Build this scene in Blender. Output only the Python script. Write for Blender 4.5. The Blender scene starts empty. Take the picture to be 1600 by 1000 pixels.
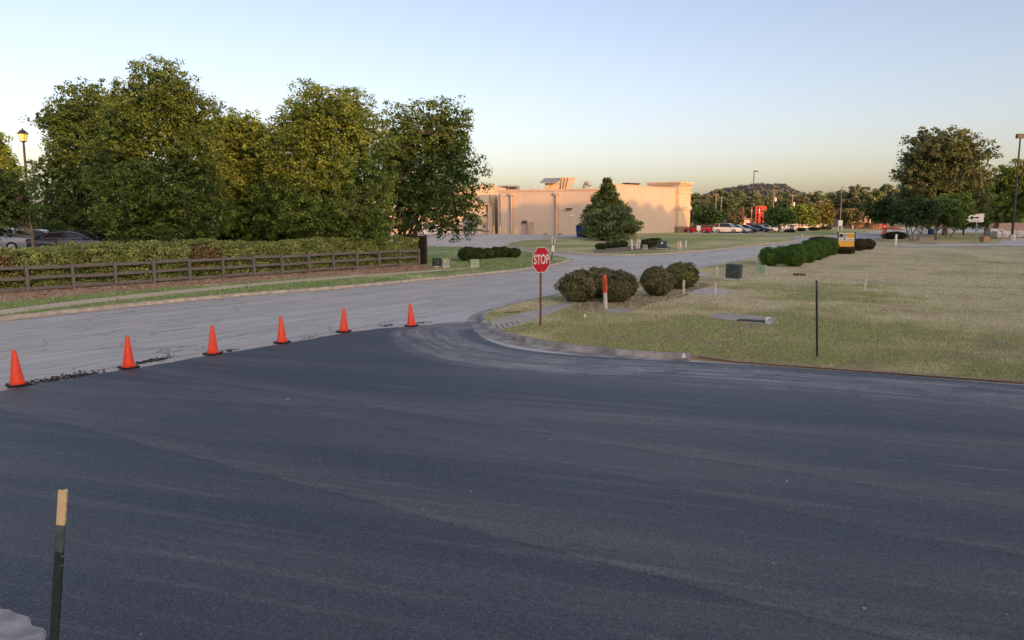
import bpy, math, random
import numpy as np
from mathutils import Vector, Matrix, noise as mnoise
from mathutils.geometry import delaunay_2d_cdt

R = math.radians
rng = np.random.default_rng(11)
random.seed(11)
SC = bpy.context.scene
COL = SC.collection

# ------------------------------------------------------------------ camera
PITCH = math.atan(155 / 1200.0)
CAMZ = 3.3
cam_d = bpy.data.cameras.new('camera')
cam = bpy.data.objects.new('camera', cam_d)
COL.objects.link(cam)
cam.location = (0, 0, CAMZ)
cam.rotation_euler = (math.pi / 2 - PITCH, 0, 0)
cam_d.sensor_width = 36
cam_d.lens = 27
cam_d.clip_start = 0.1
cam_d.clip_end = 6000
SC.camera = cam

# ------------------------------------------------------------------ sky, sun, exposure
SUN_EL, SUN_AZ = 11.0, 148.0      # azimuth clockwise from the viewing direction (+Y): behind the camera, to the right
world = bpy.data.worlds.new('World')
SC.world = world
world.use_nodes = True
wn = world.node_tree
sky = wn.nodes.new('ShaderNodeTexSky')
sky.sky_type = 'NISHITA'
sky.sun_disc = False
sky.sun_elevation = R(SUN_EL)
sky.sun_rotation = R(SUN_AZ)
sky.air_density = 0.8
sky.dust_density = 2.75
sky.ozone_density = 0.2
wb = wn.nodes.new('ShaderNodeMix')          # the camera's white balance, the same over the whole sky
wb.data_type = 'RGBA'
wb.blend_type = 'MULTIPLY'
wb.inputs[0].default_value = 1.0
wb.inputs[7].default_value = (1.055, 0.935, 0.97, 1)
wn.links.new(sky.outputs[0], wb.inputs[6])
wn.links.new(wb.outputs[2], wn.nodes['Background'].inputs[0])
wn.nodes['Background'].inputs[1].default_value = 0.15
to_sun = Vector((math.sin(R(SUN_AZ)) * math.cos(R(SUN_EL)), math.cos(R(SUN_AZ)) * math.cos(R(SUN_EL)), math.sin(R(SUN_EL))))
sun_d = bpy.data.lights.new('sun', 'SUN')
sun_d.energy = 2.0
sun_d.angle = R(0.3)
sun_d.color = (1.0, 0.44, 0.13)
sun = bpy.data.objects.new('sun', sun_d)
COL.objects.link(sun)
sun.rotation_euler = to_sun.to_track_quat('Z', 'Y').to_euler()
SC.view_settings.view_transform = 'Standard'
SC.view_settings.look = 'None'
SC.view_settings.gamma = 1
SC.view_settings.use_curve_mapping = False
SC.view_settings.exposure = 0.92

# ------------------------------------------------------------------ ground height and pixel rays
cp, sp = math.cos(PITCH), math.sin(PITCH)


def ray(px, py):
    u = (px - 800) / 1200.0
    v = (py - 500) / 1200.0
    return np.array([u, cp - v * sp, -sp - v * cp])


def up(px, py, Y):                     # the point of that sight line at distance Y
    d = ray(px, py)
    return Vector((d[0] * Y / d[1], Y, CAMZ + d[2] * Y / d[1]))


def flat(px, py):
    d = ray(px, py)
    t = -CAMZ / d[2]
    return np.array([d[0] * t, d[1] * t])


F0, F1 = flat(44, 460), flat(655, 417)
FL = float(np.linalg.norm(F1 - F0))
FD = (F1 - F0) / FL
FN = np.array([-FD[1], FD[0]])


def sst(a, b, x):
    t = np.clip((np.asarray(x, float) - a) / (b - a), 0, 1)
    return t * t * (3 - 2 * t)


def hgt(x, y):
    x = np.asarray(x, float)
    y = np.asarray(y, float)
    g = 1.15 * sst(55, 120, y)
    al = (x - F0[0]) * FD[0] + (y - F0[1]) * FD[1]
    ac = (x - F0[0]) * FN[0] + (y - F0[1]) * FN[1]
    b = sst(1.5, 5.0, ac) * (1 - sst(-1, 5, al - FL))
    return g + (1.15 - g) * b


def at(px, py, dz=0.0):                # where a sight line meets the ground
    d = ray(px, py)
    lo, hi = 2.0, None
    t = 2.0
    while t < 4000:
        z = CAMZ + d[2] * t
        if z < float(hgt(d[0] * t, d[1] * t)) + dz:
            hi = t
            break
        lo = t
        t *= 1.01
    if hi is None:
        hi = lo
    for _ in range(40):
        m = (lo + hi) / 2
        if CAMZ + d[2] * m < float(hgt(d[0] * m, d[1] * m)) + dz:
            hi = m
        else:
            lo = m
    return Vector((d[0] * hi, d[1] * hi, CAMZ + d[2] * hi))


def gz(x, y):
    return float(hgt(x, y))


LE0, LE1 = flat(1095, 564), flat(1640, 604)
LED = (LE1 - LE0) / np.linalg.norm(LE1 - LE0)


def lawn_dz(x, y):                     # the lawn's own thickness: it thins out towards the fresh asphalt
    x, y = np.asarray(x, float), np.asarray(y, float)
    al = (x - LE0[0]) * LED[0] + (y - LE0[1]) * LED[1]
    ac = -(x - LE0[0]) * LED[1] + (y - LE0[1]) * LED[0]
    return 0.115 - 0.075 * (1 - sst(0.0, 1.5, ac)) * sst(-.3, .8, al)


# ------------------------------------------------------------------ numpy value noise
def vnoise(x, y, s, seed=0):
    x = np.asarray(x) / s + seed * 17.31
    y = np.asarray(y) / s - seed * 9.77
    xi, yi = np.floor(x), np.floor(y)
    fx, fy = x - xi, y - yi
    fx = fx * fx * (3 - 2 * fx)
    fy = fy * fy * (3 - 2 * fy)

    def hsh(a, b):
        v = np.sin(a * 127.1 + b * 311.7 + seed * 74.7) * 43758.5453
        return v - np.floor(v)
    return (hsh(xi, yi) * (1 - fx) + hsh(xi + 1, yi) * fx) * (1 - fy) + (hsh(xi, yi + 1) * (1 - fx) + hsh(xi + 1, yi + 1) * fx) * fy


# ------------------------------------------------------------------ materials
def new_mat(name):
    m = bpy.data.materials.new(name)
    m.use_nodes = True
    return m, m.node_tree, m.node_tree.nodes['Principled BSDF']


def ramp(nt, fac, a, b, ca=(0, 0, 0, 1), cb=(1, 1, 1, 1)):
    n = nt.nodes.new('ShaderNodeValToRGB')
    n.color_ramp.elements[0].position = a
    n.color_ramp.elements[1].position = b
    n.color_ramp.elements[0].color = ca
    n.color_ramp.elements[1].color = cb
    nt.links.new(fac, n.inputs[0])
    return n.outputs[0]


def mixc(nt, fac, a, b):
    n = nt.nodes.new('ShaderNodeMix')
    n.data_type = 'RGBA'
    for sock, v in ((n.inputs[0], fac), (n.inputs[6], a), (n.inputs[7], b)):
        if hasattr(v, 'is_linked'):
            nt.links.new(v, sock)
        elif isinstance(v, (tuple, list)):
            sock.default_value = (*v[:3], 1)
        else:
            sock.default_value = v
    return n.outputs[2]


def mathn(nt, op, a, b=0.0, clamp=False):
    n = nt.nodes.new('ShaderNodeMath')
    n.operation = op
    n.use_clamp = clamp
    for sock, v in ((n.inputs[0], a), (n.inputs[1], b)):
        if hasattr(v, 'is_linked'):
            nt.links.new(v, sock)
        else:
            sock.default_value = v
    return n.outputs[0]


def noise(nt, scale, detail=4, rough=0.6, vec=None, rot=0.0, sc=(1, 1, 1), loc=(0, 0, 0)):
    n = nt.nodes.new('ShaderNodeTexNoise')
    n.inputs['Scale'].default_value = scale
    n.inputs['Detail'].default_value = detail
    n.inputs['Roughness'].default_value = rough
    if vec is None:
        tc = nt.nodes.new('ShaderNodeTexCoord')
        vec = tc.outputs['Object']
    if rot or sc != (1, 1, 1) or loc != (0, 0, 0):
        # rotate first, then stretch
        mp = nt.nodes.new('ShaderNodeMapping')
        mp.inputs['Rotation'].default_value = (0, 0, rot)
        nt.links.new(vec, mp.inputs['Vector'])
        m2 = nt.nodes.new('ShaderNodeMapping')
        m2.inputs['Scale'].default_value = sc
        m2.inputs['Location'].default_value = loc
        nt.links.new(mp.outputs[0], m2.inputs['Vector'])
        vec = m2.outputs[0]
    nt.links.new(vec, n.inputs['Vector'])
    return n.outputs['Fac']


def bump(nt, b, h, strength, dist=0.02):
    n = nt.nodes.new('ShaderNodeBump')
    n.inputs['Strength'].default_value = strength
    n.inputs['Distance'].default_value = dist
    nt.links.new(h, n.inputs['Height'])
    nt.links.new(n.outputs[0], b.inputs['Normal'])


def M(name, c1, c2=None, scale=6.0, rough=0.75, bs=0.0, bscale=40.0, metal=0.0, spec=0.4, lo=0.35, hi=0.65):
    m, nt, b = new_mat(name)
    b.inputs['Roughness'].default_value = rough
    b.inputs['Metallic'].default_value = metal
    b.inputs['Specular IOR Level'].default_value = spec
    c2 = c2 or tuple(v * 0.8 for v in c1)
    f = ramp(nt, noise(nt, scale, 5), lo, hi)
    nt.links.new(mixc(nt, f, c1, c2), b.inputs['Base Color'])
    if bs:
        bump(nt, b, noise(nt, bscale, 4), bs)
    return m


def leaf_material(name, trans=0.3, rough=0.55):
    m, nt, b = new_mat(name)
    a = nt.nodes.new('ShaderNodeAttribute')
    a.attribute_name = 'col'
    nt.links.new(a.outputs['Color'], b.inputs['Base Color'])
    b.inputs['Roughness'].default_value = rough
    b.inputs['Specular IOR Level'].default_value = 0.25
    t = nt.nodes.new('ShaderNodeBsdfTranslucent')
    nt.links.new(a.outputs['Color'], t.inputs['Color'])
    mx = nt.nodes.new('ShaderNodeMixShader')
    mx.inputs[0].default_value = trans
    nt.links.new(b.outputs[0], mx.inputs[1])
    nt.links.new(t.outputs[0], mx.inputs[2])
    nt.links.new(mx.outputs[0], nt.nodes['Material Output'].inputs['Surface'])
    return m


def asphalt_old():
    m, nt, b = new_mat('worn_asphalt')
    ang = -math.atan2(0.83, 0.56)          # turn the road direction onto x
    st = noise(nt, 1.0, 6, 0.65, rot=ang, sc=(0.10, 1.3, 1))
    st2 = noise(nt, 1.0, 5, 0.7, rot=ang, sc=(0.5, 5.0, 1), loc=(3, 7, 0))
    fine = noise(nt, 55, 3, 0.8)
    blot = noise(nt, 0.35, 5, 0.6)
    c = mixc(nt, ramp(nt, st, 0.32, 0.68), (0.46, 0.455, 0.405), (0.65, 0.643, 0.575))
    c = mixc(nt, mathn(nt, 'MULTIPLY', ramp(nt, st2, 0.53, 0.66), 0.75), c, (0.19, 0.186, 0.18))
    c = mixc(nt, mathn(nt, 'MULTIPLY', ramp(nt, blot, 0.5, 0.7), 0.5), c, (0.66, 0.62, 0.56))
    # pale grinding dust beside the cut edge of the new surface
    tc = nt.nodes.new('ShaderNodeTexCoord')
    sep = nt.nodes.new('ShaderNodeSeparateXYZ')
    nt.links.new(tc.outputs['Object'], sep.inputs[0])
    a, bb = flat(40, 606), flat(643, 512)
    d = (bb - a) / np.linalg.norm(bb - a)
    n = np.array([-d[1], d[0]])
    off = -(a @ n)
    dist = mathn(nt, 'ADD', mathn(nt, 'ADD', mathn(nt, 'MULTIPLY', sep.outputs['X'], float(n[0])), mathn(nt, 'MULTIPLY', sep.outputs['Y'], float(n[1]))), float(off))
    dust = noise(nt, 1.0, 6, 0.7, rot=-math.atan2(d[1], d[0]) + 0.25, sc=(0.5, 3.0, 1))
    near = ramp(nt, mathn(nt, 'MULTIPLY', dist, 0.1), 0.0, 0.42, (1, 1, 1, 1), (0, 0, 0, 1))
    c = mixc(nt, mathn(nt, 'MULTIPLY', near, ramp(nt, dust, 0.38, 0.7)), c, (0.64, 0.62, 0.59))
    pale = noise(nt, 1.0, 6, 0.75, rot=0.4, sc=(0.9, 2.4, 1), loc=(5, 1, 0))
    # tyre dust fanned out in front of the kerb corner
    vx = mathn(nt, 'SUBTRACT', sep.outputs['X'], -2.6)
    vy = mathn(nt, 'SUBTRACT', sep.outputs['Y'], 26.5)
    rr = mathn(nt, 'SQRT', mathn(nt, 'ADD', mathn(nt, 'MULTIPLY', vx, vx), mathn(nt, 'MULTIPLY', vy, vy)))
    fan = ramp(nt, mathn(nt, 'MULTIPLY', rr, 0.1), 0.1, 0.42, (1, 1, 1, 1), (0, 0, 0, 1))
    c = mixc(nt, mathn(nt, 'MULTIPLY', fan, ramp(nt, pale, 0.42, 0.66)), c, (0.66, 0.64, 0.61))
    c = mixc(nt, mathn(nt, 'MULTIPLY', ramp(nt, fine, 0.45, 0.75), 0.35), c, (0.19, 0.18, 0.172))
    # long paving joint down the middle of the old road
    ja, jb = flat(735, 462), flat(1060, 417)
    jd = (jb - ja) / np.linalg.norm(jb - ja)
    jn = np.array([-jd[1], jd[0]])
    for o_, w_ in ((0.0, .035), (3.1, .03)):
        jj = mathn(nt, 'ADD', mathn(nt, 'ADD', mathn(nt, 'MULTIPLY', sep.outputs['X'], float(jn[0])), mathn(nt, 'MULTIPLY', sep.outputs['Y'], float(jn[1]))), float(-(ja @ jn) + o_))
        ln_ = ramp(nt, mathn(nt, 'ABSOLUTE', jj), w_, w_ * 2.2, (1, 1, 1, 1), (0, 0, 0, 1))
        c = mixc(nt, mathn(nt, 'MULTIPLY', mathn(nt, 'MULTIPLY', ln_, ramp(nt, noise(nt, 0.5, 4, 0.6), 0.4, 0.6)), 0.7), c, (0.70, 0.68, 0.64) if o_ == 0 else (0.15, 0.145, 0.14))
    # fine meandering cracks
    vo = nt.nodes.new('ShaderNodeTexVoronoi')
    vo.feature = 'DISTANCE_TO_EDGE'
    vo.inputs['Scale'].default_value = 0.42
    wv = nt.nodes.new('ShaderNodeVectorMath')
    wn_ = nt.nodes.new('ShaderNodeTexNoise')
    wn_.inputs['Scale'].default_value = 1.6
    wn_.inputs['Detail'].default_value = 5
    nt.links.new(tc.outputs['Object'], wn_.inputs['Vector'])
    nt.links.new(tc.outputs['Object'], wv.inputs[0])
    nt.links.new(wn_.outputs['Color'], wv.inputs[1])
    nt.links.new(wv.outputs[0], vo.inputs['Vector'])
    ck = ramp(nt, vo.outputs['Distance'], 0.006, 0.02, (1, 1, 1, 1), (0, 0, 0, 1))
    c = mixc(nt, mathn(nt, 'MULTIPLY', mathn(nt, 'MULTIPLY', ck, ramp(nt, noise(nt, 0.12, 3, 0.5), 0.5, 0.6)), 0.55), c, (0.11, 0.108, 0.105))
    nt.links.new(c, b.inputs['Base Color'])
    b.inputs['Roughness'].default_value = 0.85
    b.inputs['Specular IOR Level'].default_value = 0.3
    bump(nt, b, noise(nt, 120, 3, 0.8), 0.35, 0.01)
    return m


def asphalt_new():
    m, nt, b = new_mat('fresh_asphalt')
    p1, p2 = flat(150, 600), flat(1600, 720)
    ang = -math.atan2(p2[1] - p1[1], p2[0] - p1[0])
    lane = noise(nt, 1.0, 3, 0.5, rot=ang, sc=(0.03, 0.62, 1))
    st = noise(nt, 1.0, 6, 0.7, rot=ang, sc=(0.12, 3.2, 1), loc=(1, 3, 0))
    st2 = noise(nt, 1.0, 6, 0.75, rot=ang + 0.05, sc=(0.35, 9.0, 1), loc=(9, 2, 0))
    grain = noise(nt, 48, 4, 0.9)
    big = noise(nt, 0.3, 3, 0.5)
    c = mixc(nt, ramp(nt, lane, 0.40, 0.60), (0.044, 0.060, 0.080), (0.108, 0.116, 0.126))
    c = mixc(nt, mathn(nt, 'MULTIPLY', ramp(nt, big, 0.4, 0.65), 0.5), c, (0.048, 0.070, 0.098))
    c = mixc(nt, mathn(nt, 'MULTIPLY', ramp(nt, st, 0.53, 0.70), 0.5), c, (0.27, 0.262, 0.25))
    c = mixc(nt, mathn(nt, 'MULTIPLY', mathn(nt, 'MULTIPLY', ramp(nt, st2, 0.56, 0.72), ramp(nt, noise(nt, 0.22, 3, 0.6, loc=(2, 8, 0)), 0.42, 0.58)), 0.7), c, (0.36, 0.35, 0.33))
    # paving seams, with dust lying along the far side of each
    tc = nt.nodes.new('ShaderNodeTexCoord')
    sep = nt.nodes.new('ShaderNodeSeparateXYZ')
    nt.links.new(tc.outputs['Object'], sep.inputs[0])
    wob = mathn(nt, 'MULTIPLY', mathn(nt, 'SUBTRACT', noise(nt, 0.5, 4, 0.6), 0.5), 0.35)
    for (pa, pb, w, k) in (((300, 717), (1350, 990), 1.1, .62), ((800, 672), (1600, 800), .8, .5), ((800, 712), (1595, 877), .7, .3), ((150, 618), (1600, 700), .7, .5)):
        a, bq = flat(*pa), flat(*pb)
        d = (bq - a) / np.linalg.norm(bq - a)
        n = np.array([-d[1], d[0]])
        dd = mathn(nt, 'ADD', mathn(nt, 'ADD', mathn(nt, 'ADD', mathn(nt, 'MULTIPLY', sep.outputs['X'], float(n[0])), mathn(nt, 'MULTIPLY', sep.outputs['Y'], float(n[1]))), float(-(a @ n))), wob)
        side = mathn(nt, 'MULTIPLY', mathn(nt, 'GREATER_THAN', dd, 0.0), ramp(nt, mathn(nt, 'DIVIDE', dd, w), 0.0, 1.0, (1, 1, 1, 1), (0, 0, 0, 1)))
        c = mixc(nt, mathn(nt, 'MULTIPLY', mathn(nt, 'MULTIPLY', side, ramp(nt, noise(nt, 1.0, 5, 0.7, rot=ang, sc=(.3, 5, 1)), .3, .65)), k), c, (0.29, 0.262, 0.235))
        seam = ramp(nt, mathn(nt, 'ABSOLUTE', dd), 0.012, 0.05, (1, 1, 1, 1), (0, 0, 0, 1))
        c = mixc(nt, mathn(nt, 'MULTIPLY', mathn(nt, 'MULTIPLY', seam, ramp(nt, noise(nt, 1.3, 4, 0.7), .42, .6)), .7), c, (0.022, 0.024, 0.03))
    # chalky wheel tracks that swing round the kerb corner and run on along the lawn
    ed = nt.nodes.new('ShaderNodeAttribute')
    ed.attribute_name = 'edge_d'
    es_ = nt.nodes.new('ShaderNodeAttribute')
    es_.attribute_name = 'edge_s'
    cmb = nt.nodes.new('ShaderNodeCombineXYZ')
    nt.links.new(mathn(nt, 'MULTIPLY', ed.outputs['Fac'], 5.0), cmb.inputs[0])
    nt.links.new(mathn(nt, 'MULTIPLY', es_.outputs['Fac'], 0.33), cmb.inputs[1])
    tn = noise(nt, 1.0, 6, 0.65, vec=cmb.outputs[0])
    cmb2 = nt.nodes.new('ShaderNodeCombineXYZ')
    nt.links.new(mathn(nt, 'MULTIPLY', ed.outputs['Fac'], 1.1), cmb2.inputs[0])
    nt.links.new(mathn(nt, 'MULTIPLY', es_.outputs['Fac'], 0.16), cmb2.inputs[1])
    tn2 = noise(nt, 1.0, 4, 0.6, vec=cmb2.outputs[0])
    dn = mathn(nt, 'ADD', ed.outputs['Fac'], mathn(nt, 'MULTIPLY', mathn(nt, 'SUBTRACT', tn2, 0.5), 2.0))
    band = mathn(nt, 'MULTIPLY', ramp(nt, mathn(nt, 'MULTIPLY', dn, .1), 0.02, 0.05), ramp(nt, mathn(nt, 'MULTIPLY', dn, .1), 0.20, 0.27, (1, 1, 1, 1), (0, 0, 0, 1)))
    k = mathn(nt, 'MULTIPLY', band, ramp(nt, tn, 0.34, 0.62))
    fade = ramp(nt, mathn(nt, 'MULTIPLY', es_.outputs['Fac'], .025), 0.16, 0.42, (1, 1, 1, 1), (.62, .62, .62, 1))
    c = mixc(nt, mathn(nt, 'MULTIPLY', mathn(nt, 'MULTIPLY', mathn(nt, 'MULTIPLY', k, fade), ramp(nt, noise(nt, 0.8, 5, 0.7), 0.30, 0.54)), 0.95), c, (0.52, 0.50, 0.47))
    # open grain: every stone its own tone
    vg = nt.nodes.new('ShaderNodeTexVoronoi')
    vg.inputs['Scale'].default_value = 66
    vg.inputs['Randomness'].default_value = 1.0
    nt.links.new(tc.outputs['Object'], vg.inputs['Vector'])
    sg = nt.nodes.new('ShaderNodeSeparateColor')
    nt.links.new(vg.outputs['Color'], sg.inputs[0])
    c = mixc(nt, mathn(nt, 'MULTIPLY', ramp(nt, sg.outputs[0], 0.45, 0.95), 0.75), c, (0.020, 0.024, 0.032))
    c = mixc(nt, mathn(nt, 'MULTIPLY', ramp(nt, sg.outputs[1], 0.78, 1.0), 0.45), c, (0.26, 0.265, 0.28))
    c = mixc(nt, mathn(nt, 'MULTIPLY', ramp(nt, grain, 0.48, 0.62), 0.62), c, (0.016, 0.018, 0.022))
    c = mixc(nt, mathn(nt, 'MULTIPLY', ramp(nt, noise(nt, 62, 2, 0.7, loc=(4, 4, 4)), 0.62, 0.72), 0.55), c, (0.24, 0.24, 0.24))
    nt.links.new(c, b.inputs['Base Color'])
    b.inputs['Roughness'].default_value = 0.55
    b.inputs['Specular IOR Level'].default_value = 0.5
    bump(nt, b, grain, 0.8, 0.015)
    return m


def lawn_mat(name):
    m, nt, b = new_mat(name)
    a = nt.nodes.new('ShaderNodeAttribute')
    a.attribute_name = 'col'
    f = noise(nt, 9.0, 6, 0.75, sc=(1.0, 1.0, 1.0))
    f2 = noise(nt, 30.0, 4, 0.8)
    c = mixc(nt, mathn(nt, 'MULTIPLY', ramp(nt, f, 0.45, 0.72), 0.5), a.outputs['Color'], (0.44, 0.38, 0.21))
    c = mixc(nt, mathn(nt, 'MULTIPLY', ramp(nt, f2, 0.5, 0.75), 0.25), c, (0.17, 0.19, 0.075))
    nt.links.new(c, b.inputs['Base Color'])
    b.inputs['Roughness'].default_value = 0.95
    b.inputs['Specular IOR Level'].default_value = 0.1
    bump(nt, b, f2, 0.8, 0.05)
    return m


# ------------------------------------------------------------------ object helpers
def tag(o, label=None, cat=None, group=None, kind=None):
    if label:
        o['label'] = label
    if cat:
        o['category'] = cat
    if group:
        o['group'] = group
    if kind:
        o['kind'] = kind
    return o


def thing(name, label, cat, loc=(0, 0, 0), rz=0.0, group=None):
    o = bpy.data.objects.new(name, None)
    COL.objects.link(o)
    o.location = loc
    o.rotation_euler = (0, 0, rz)
    o.empty_display_size = 0.3
    return tag(o, label, cat, group)


def link_mesh(name, me, mat=None, parent=None):
    o = bpy.data.objects.new(name, me)
    COL.objects.link(o)
    if mat is not None and not me.materials:
        me.materials.append(mat)
    if parent is not None:
        o.parent = parent
    return o


def copy_tree(o, parent=None):
    c = o.copy()
    COL.objects.link(c)
    c.parent = parent
    for ch in list(o.children):
        copy_tree(ch, c)
    return c


class MB:
    def __init__(s):
        s.v = []
        s.f = []

    def add(s, vs, fs):
        k = len(s.v)
        s.v += [tuple(v) for v in vs]
        s.f += [tuple(i + k for i in f) for f in fs]
        return s

    def box(s, c, d, rz=0.0, mat=None):
        vs = []
        for z in (-.5, .5):
            for x, y in ((-.5, -.5), (.5, -.5), (.5, .5), (-.5, .5)):
                p = Vector((x * d[0], y * d[1], z * d[2]))
                if rz:
                    p = Matrix.Rotation(rz, 3, 'Z') @ p
                if mat:
                    p = mat @ p
                vs.append(p + Vector(c))
        return s.add(vs, [(3, 2, 1, 0), (4, 5, 6, 7), (0, 1, 5, 4), (1, 2, 6, 5), (2, 3, 7, 6), (3, 0, 4, 7)])

    def bar(s, a, b, w, t):            # a straight bar of w x t section from a to b
        a, b = Vector(a), Vector(b)
        d = (b - a)
        L = d.length
        q = d.to_track_quat('X', 'Z').to_matrix()
        return s.box((a + b) / 2, (L, w, t), mat=q)

    def tube(s, pts, rad, n=6, cap=True):
        pts = [Vector(p) for p in pts]
        if not hasattr(rad, '__len__'):
            rad = [rad] * len(pts)
        vs = []
        fs = []
        prev = None
        for i, p in enumerate(pts):
            d = (pts[min(i + 1, len(pts) - 1)] - pts[max(i - 1, 0)]).normalized()
            u = d.orthogonal() if prev is None else (prev - d * prev.dot(d))
            if u.length < 1e-5:
                u = d.orthogonal()
            u.normalize()
            prev = u
            w = d.cross(u)
            for k in range(n):
                a = 2 * math.pi * k / n
                vs.append(p + (u * math.cos(a) + w * math.sin(a)) * rad[i])
        for i in range(len(pts) - 1):
            for k in range(n):
                fs.append((i * n + k, i * n + (k + 1) % n, (i + 1) * n + (k + 1) % n, (i + 1) * n + k))
        if cap:
            fs.append(tuple(range(n))[::-1])
            fs.append(tuple((len(pts) - 1) * n + k for k in range(n)))
        return s.add(vs, fs)

    def lathe(s, prof, n=16, c=(0, 0, 0)):
        vs = []
        fs = []
        for r, z in prof:
            for k in range(n):
                a = 2 * math.pi * k / n
                vs.append((c[0] + r * math.cos(a), c[1] + r * math.sin(a), c[2] + z))
        for i in range(len(prof) - 1):
            for k in range(n):
                fs.append((i * n + k, i * n + (k + 1) % n, (i + 1) * n + (k + 1) % n, (i + 1) * n + k))
        fs.append(tuple(range(n))[::-1])
        fs.append(tuple((len(prof) - 1) * n + k for k in range(n)))
        return s.add(vs, fs)

    def prism(s, poly, z0, z1):
        n = len(poly)
        vs = [(x, y, z0) for x, y in poly] + [(x, y, z1) for x, y in poly]
        return s.add(vs, [tuple(range(n))[::-1], tuple(range(n, 2 * n))] + [(i, (i + 1) % n, n + (i + 1) % n, n + i) for i in range(n)])

    def loft(s, rings, cap=True, closed=True):
        n = len(rings[0])
        vs = [p for r in rings for p in r]
        fs = []
        for i in range(len(rings) - 1):
            for k in range(n if closed else n - 1):
                fs.append((i * n + k, i * n + (k + 1) % n, (i + 1) * n + (k + 1) % n, (i + 1) * n + k))
        if cap:
            fs.append(tuple(range(n))[::-1])
            fs.append(tuple((len(rings) - 1) * n + k for k in range(n)))
        return s.add(vs, fs)

    def mesh(s, name, mat=None, smooth=None):
        me = bpy.data.meshes.new(name)
        me.from_pydata(s.v, [], s.f)
        if smooth is not None:
            me.polygons.foreach_set('use_smooth', [True] * len(me.polygons))
            me.set_sharp_from_angle(angle=R(smooth))
        if mat:
            me.materials.append(mat)
        me.update()
        return me

    def build(s, name, mat, parent=None, smooth=None):
        return link_mesh(name, s.mesh(name, mat, smooth), None, parent)


def set_col(me, cols, domain):
    a = me.attributes.new('col', 'FLOAT_COLOR', domain)
    c = np.ones((len(cols), 4), np.float32)
    c[:, :3] = cols
    a.data.foreach_set('color', c.ravel())


def leaf_mesh(name, C, N, size, cols, mat, aspect=0.75, fold=0.25):
    """One folded leaf (a quad) for each centre."""
    n = len(C)
    N = N / (np.linalg.norm(N, axis=1, keepdims=True) + 1e-9)
    t = rng.normal(size=(n, 3))
    t -= N * (t * N).sum(1, keepdims=True)
    t /= np.linalg.norm(t, axis=1, keepdims=True) + 1e-9
    b = np.cross(N, t)
    s = np.broadcast_to(np.asarray(size, float), (n,))[:, None] * 0.5
    V = np.empty((n, 4, 3), np.float32)
    V[:, 0] = C - t * s
    V[:, 1] = C + b * s * aspect + N * s * fold
    V[:, 2] = C + t * s
    V[:, 3] = C - b * s * aspect + N * s * fold
    return quads(name, V, cols, mat)


def quads(name, V, cols, mat):
    n = len(V)
    me = bpy.data.meshes.new(name)
    me.vertices.add(n * 4)
    me.vertices.foreach_set('co', V.reshape(-1).astype(np.float32))
    me.loops.add(n * 4)
    me.loops.foreach_set('vertex_index', np.arange(n * 4, dtype=np.int32))
    me.polygons.add(n)
    me.polygons.foreach_set('loop_start', np.arange(n, dtype=np.int32) * 4)
    me.update(calc_edges=True)
    set_col(me, cols, 'FACE')
    me.materials.append(mat)
    return me


def tris(name, V, cols, mat):
    n = len(V)
    me = bpy.data.meshes.new(name)
    me.vertices.add(n * 3)
    me.vertices.foreach_set('co', V.reshape(-1).astype(np.float32))
    me.loops.add(n * 3)
    me.loops.foreach_set('vertex_index', np.arange(n * 3, dtype=np.int32))
    me.polygons.add(n)
    me.polygons.foreach_set('loop_start', np.arange(n, dtype=np.int32) * 3)
    me.update(calc_edges=True)
    set_col(me, cols, 'FACE')
    me.materials.append(mat)
    return me


def in_poly(P, poly):
    x, y = P[:, 0], P[:, 1]
    inside = np.zeros(len(P), bool)
    n = len(poly)
    j = n - 1
    for i in range(n):
        xi, yi = poly[i]
        xj, yj = poly[j]
        c = ((yi > y) != (yj > y)) & (x < (xj - xi) * (y - yi) / (yj - yi + 1e-12) + xi)
        inside ^= c
        j = i
    return inside


def resample(poly, step, close=True):
    out = []
    n = len(poly)
    for i in range(n if close else n - 1):
        a, b = np.array(poly[i], float), np.array(poly[(i + 1) % n], float)
        k = max(1, int(np.linalg.norm(b - a) / step))
        for t in range(k):
            out.append(a + (b - a) * t / k)
    if not close:
        out.append(np.array(poly[-1], float))
    return out


def smooth_path(pts, it=2):
    pts = [np.array(p, float) for p in pts]
    for _ in range(it):
        q = [pts[0]]
        for a, b in zip(pts[:-1], pts[1:]):
            q += [a * .75 + b * .25, a * .25 + b * .75]
        q.append(pts[-1])
        pts = q
    return pts


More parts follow.
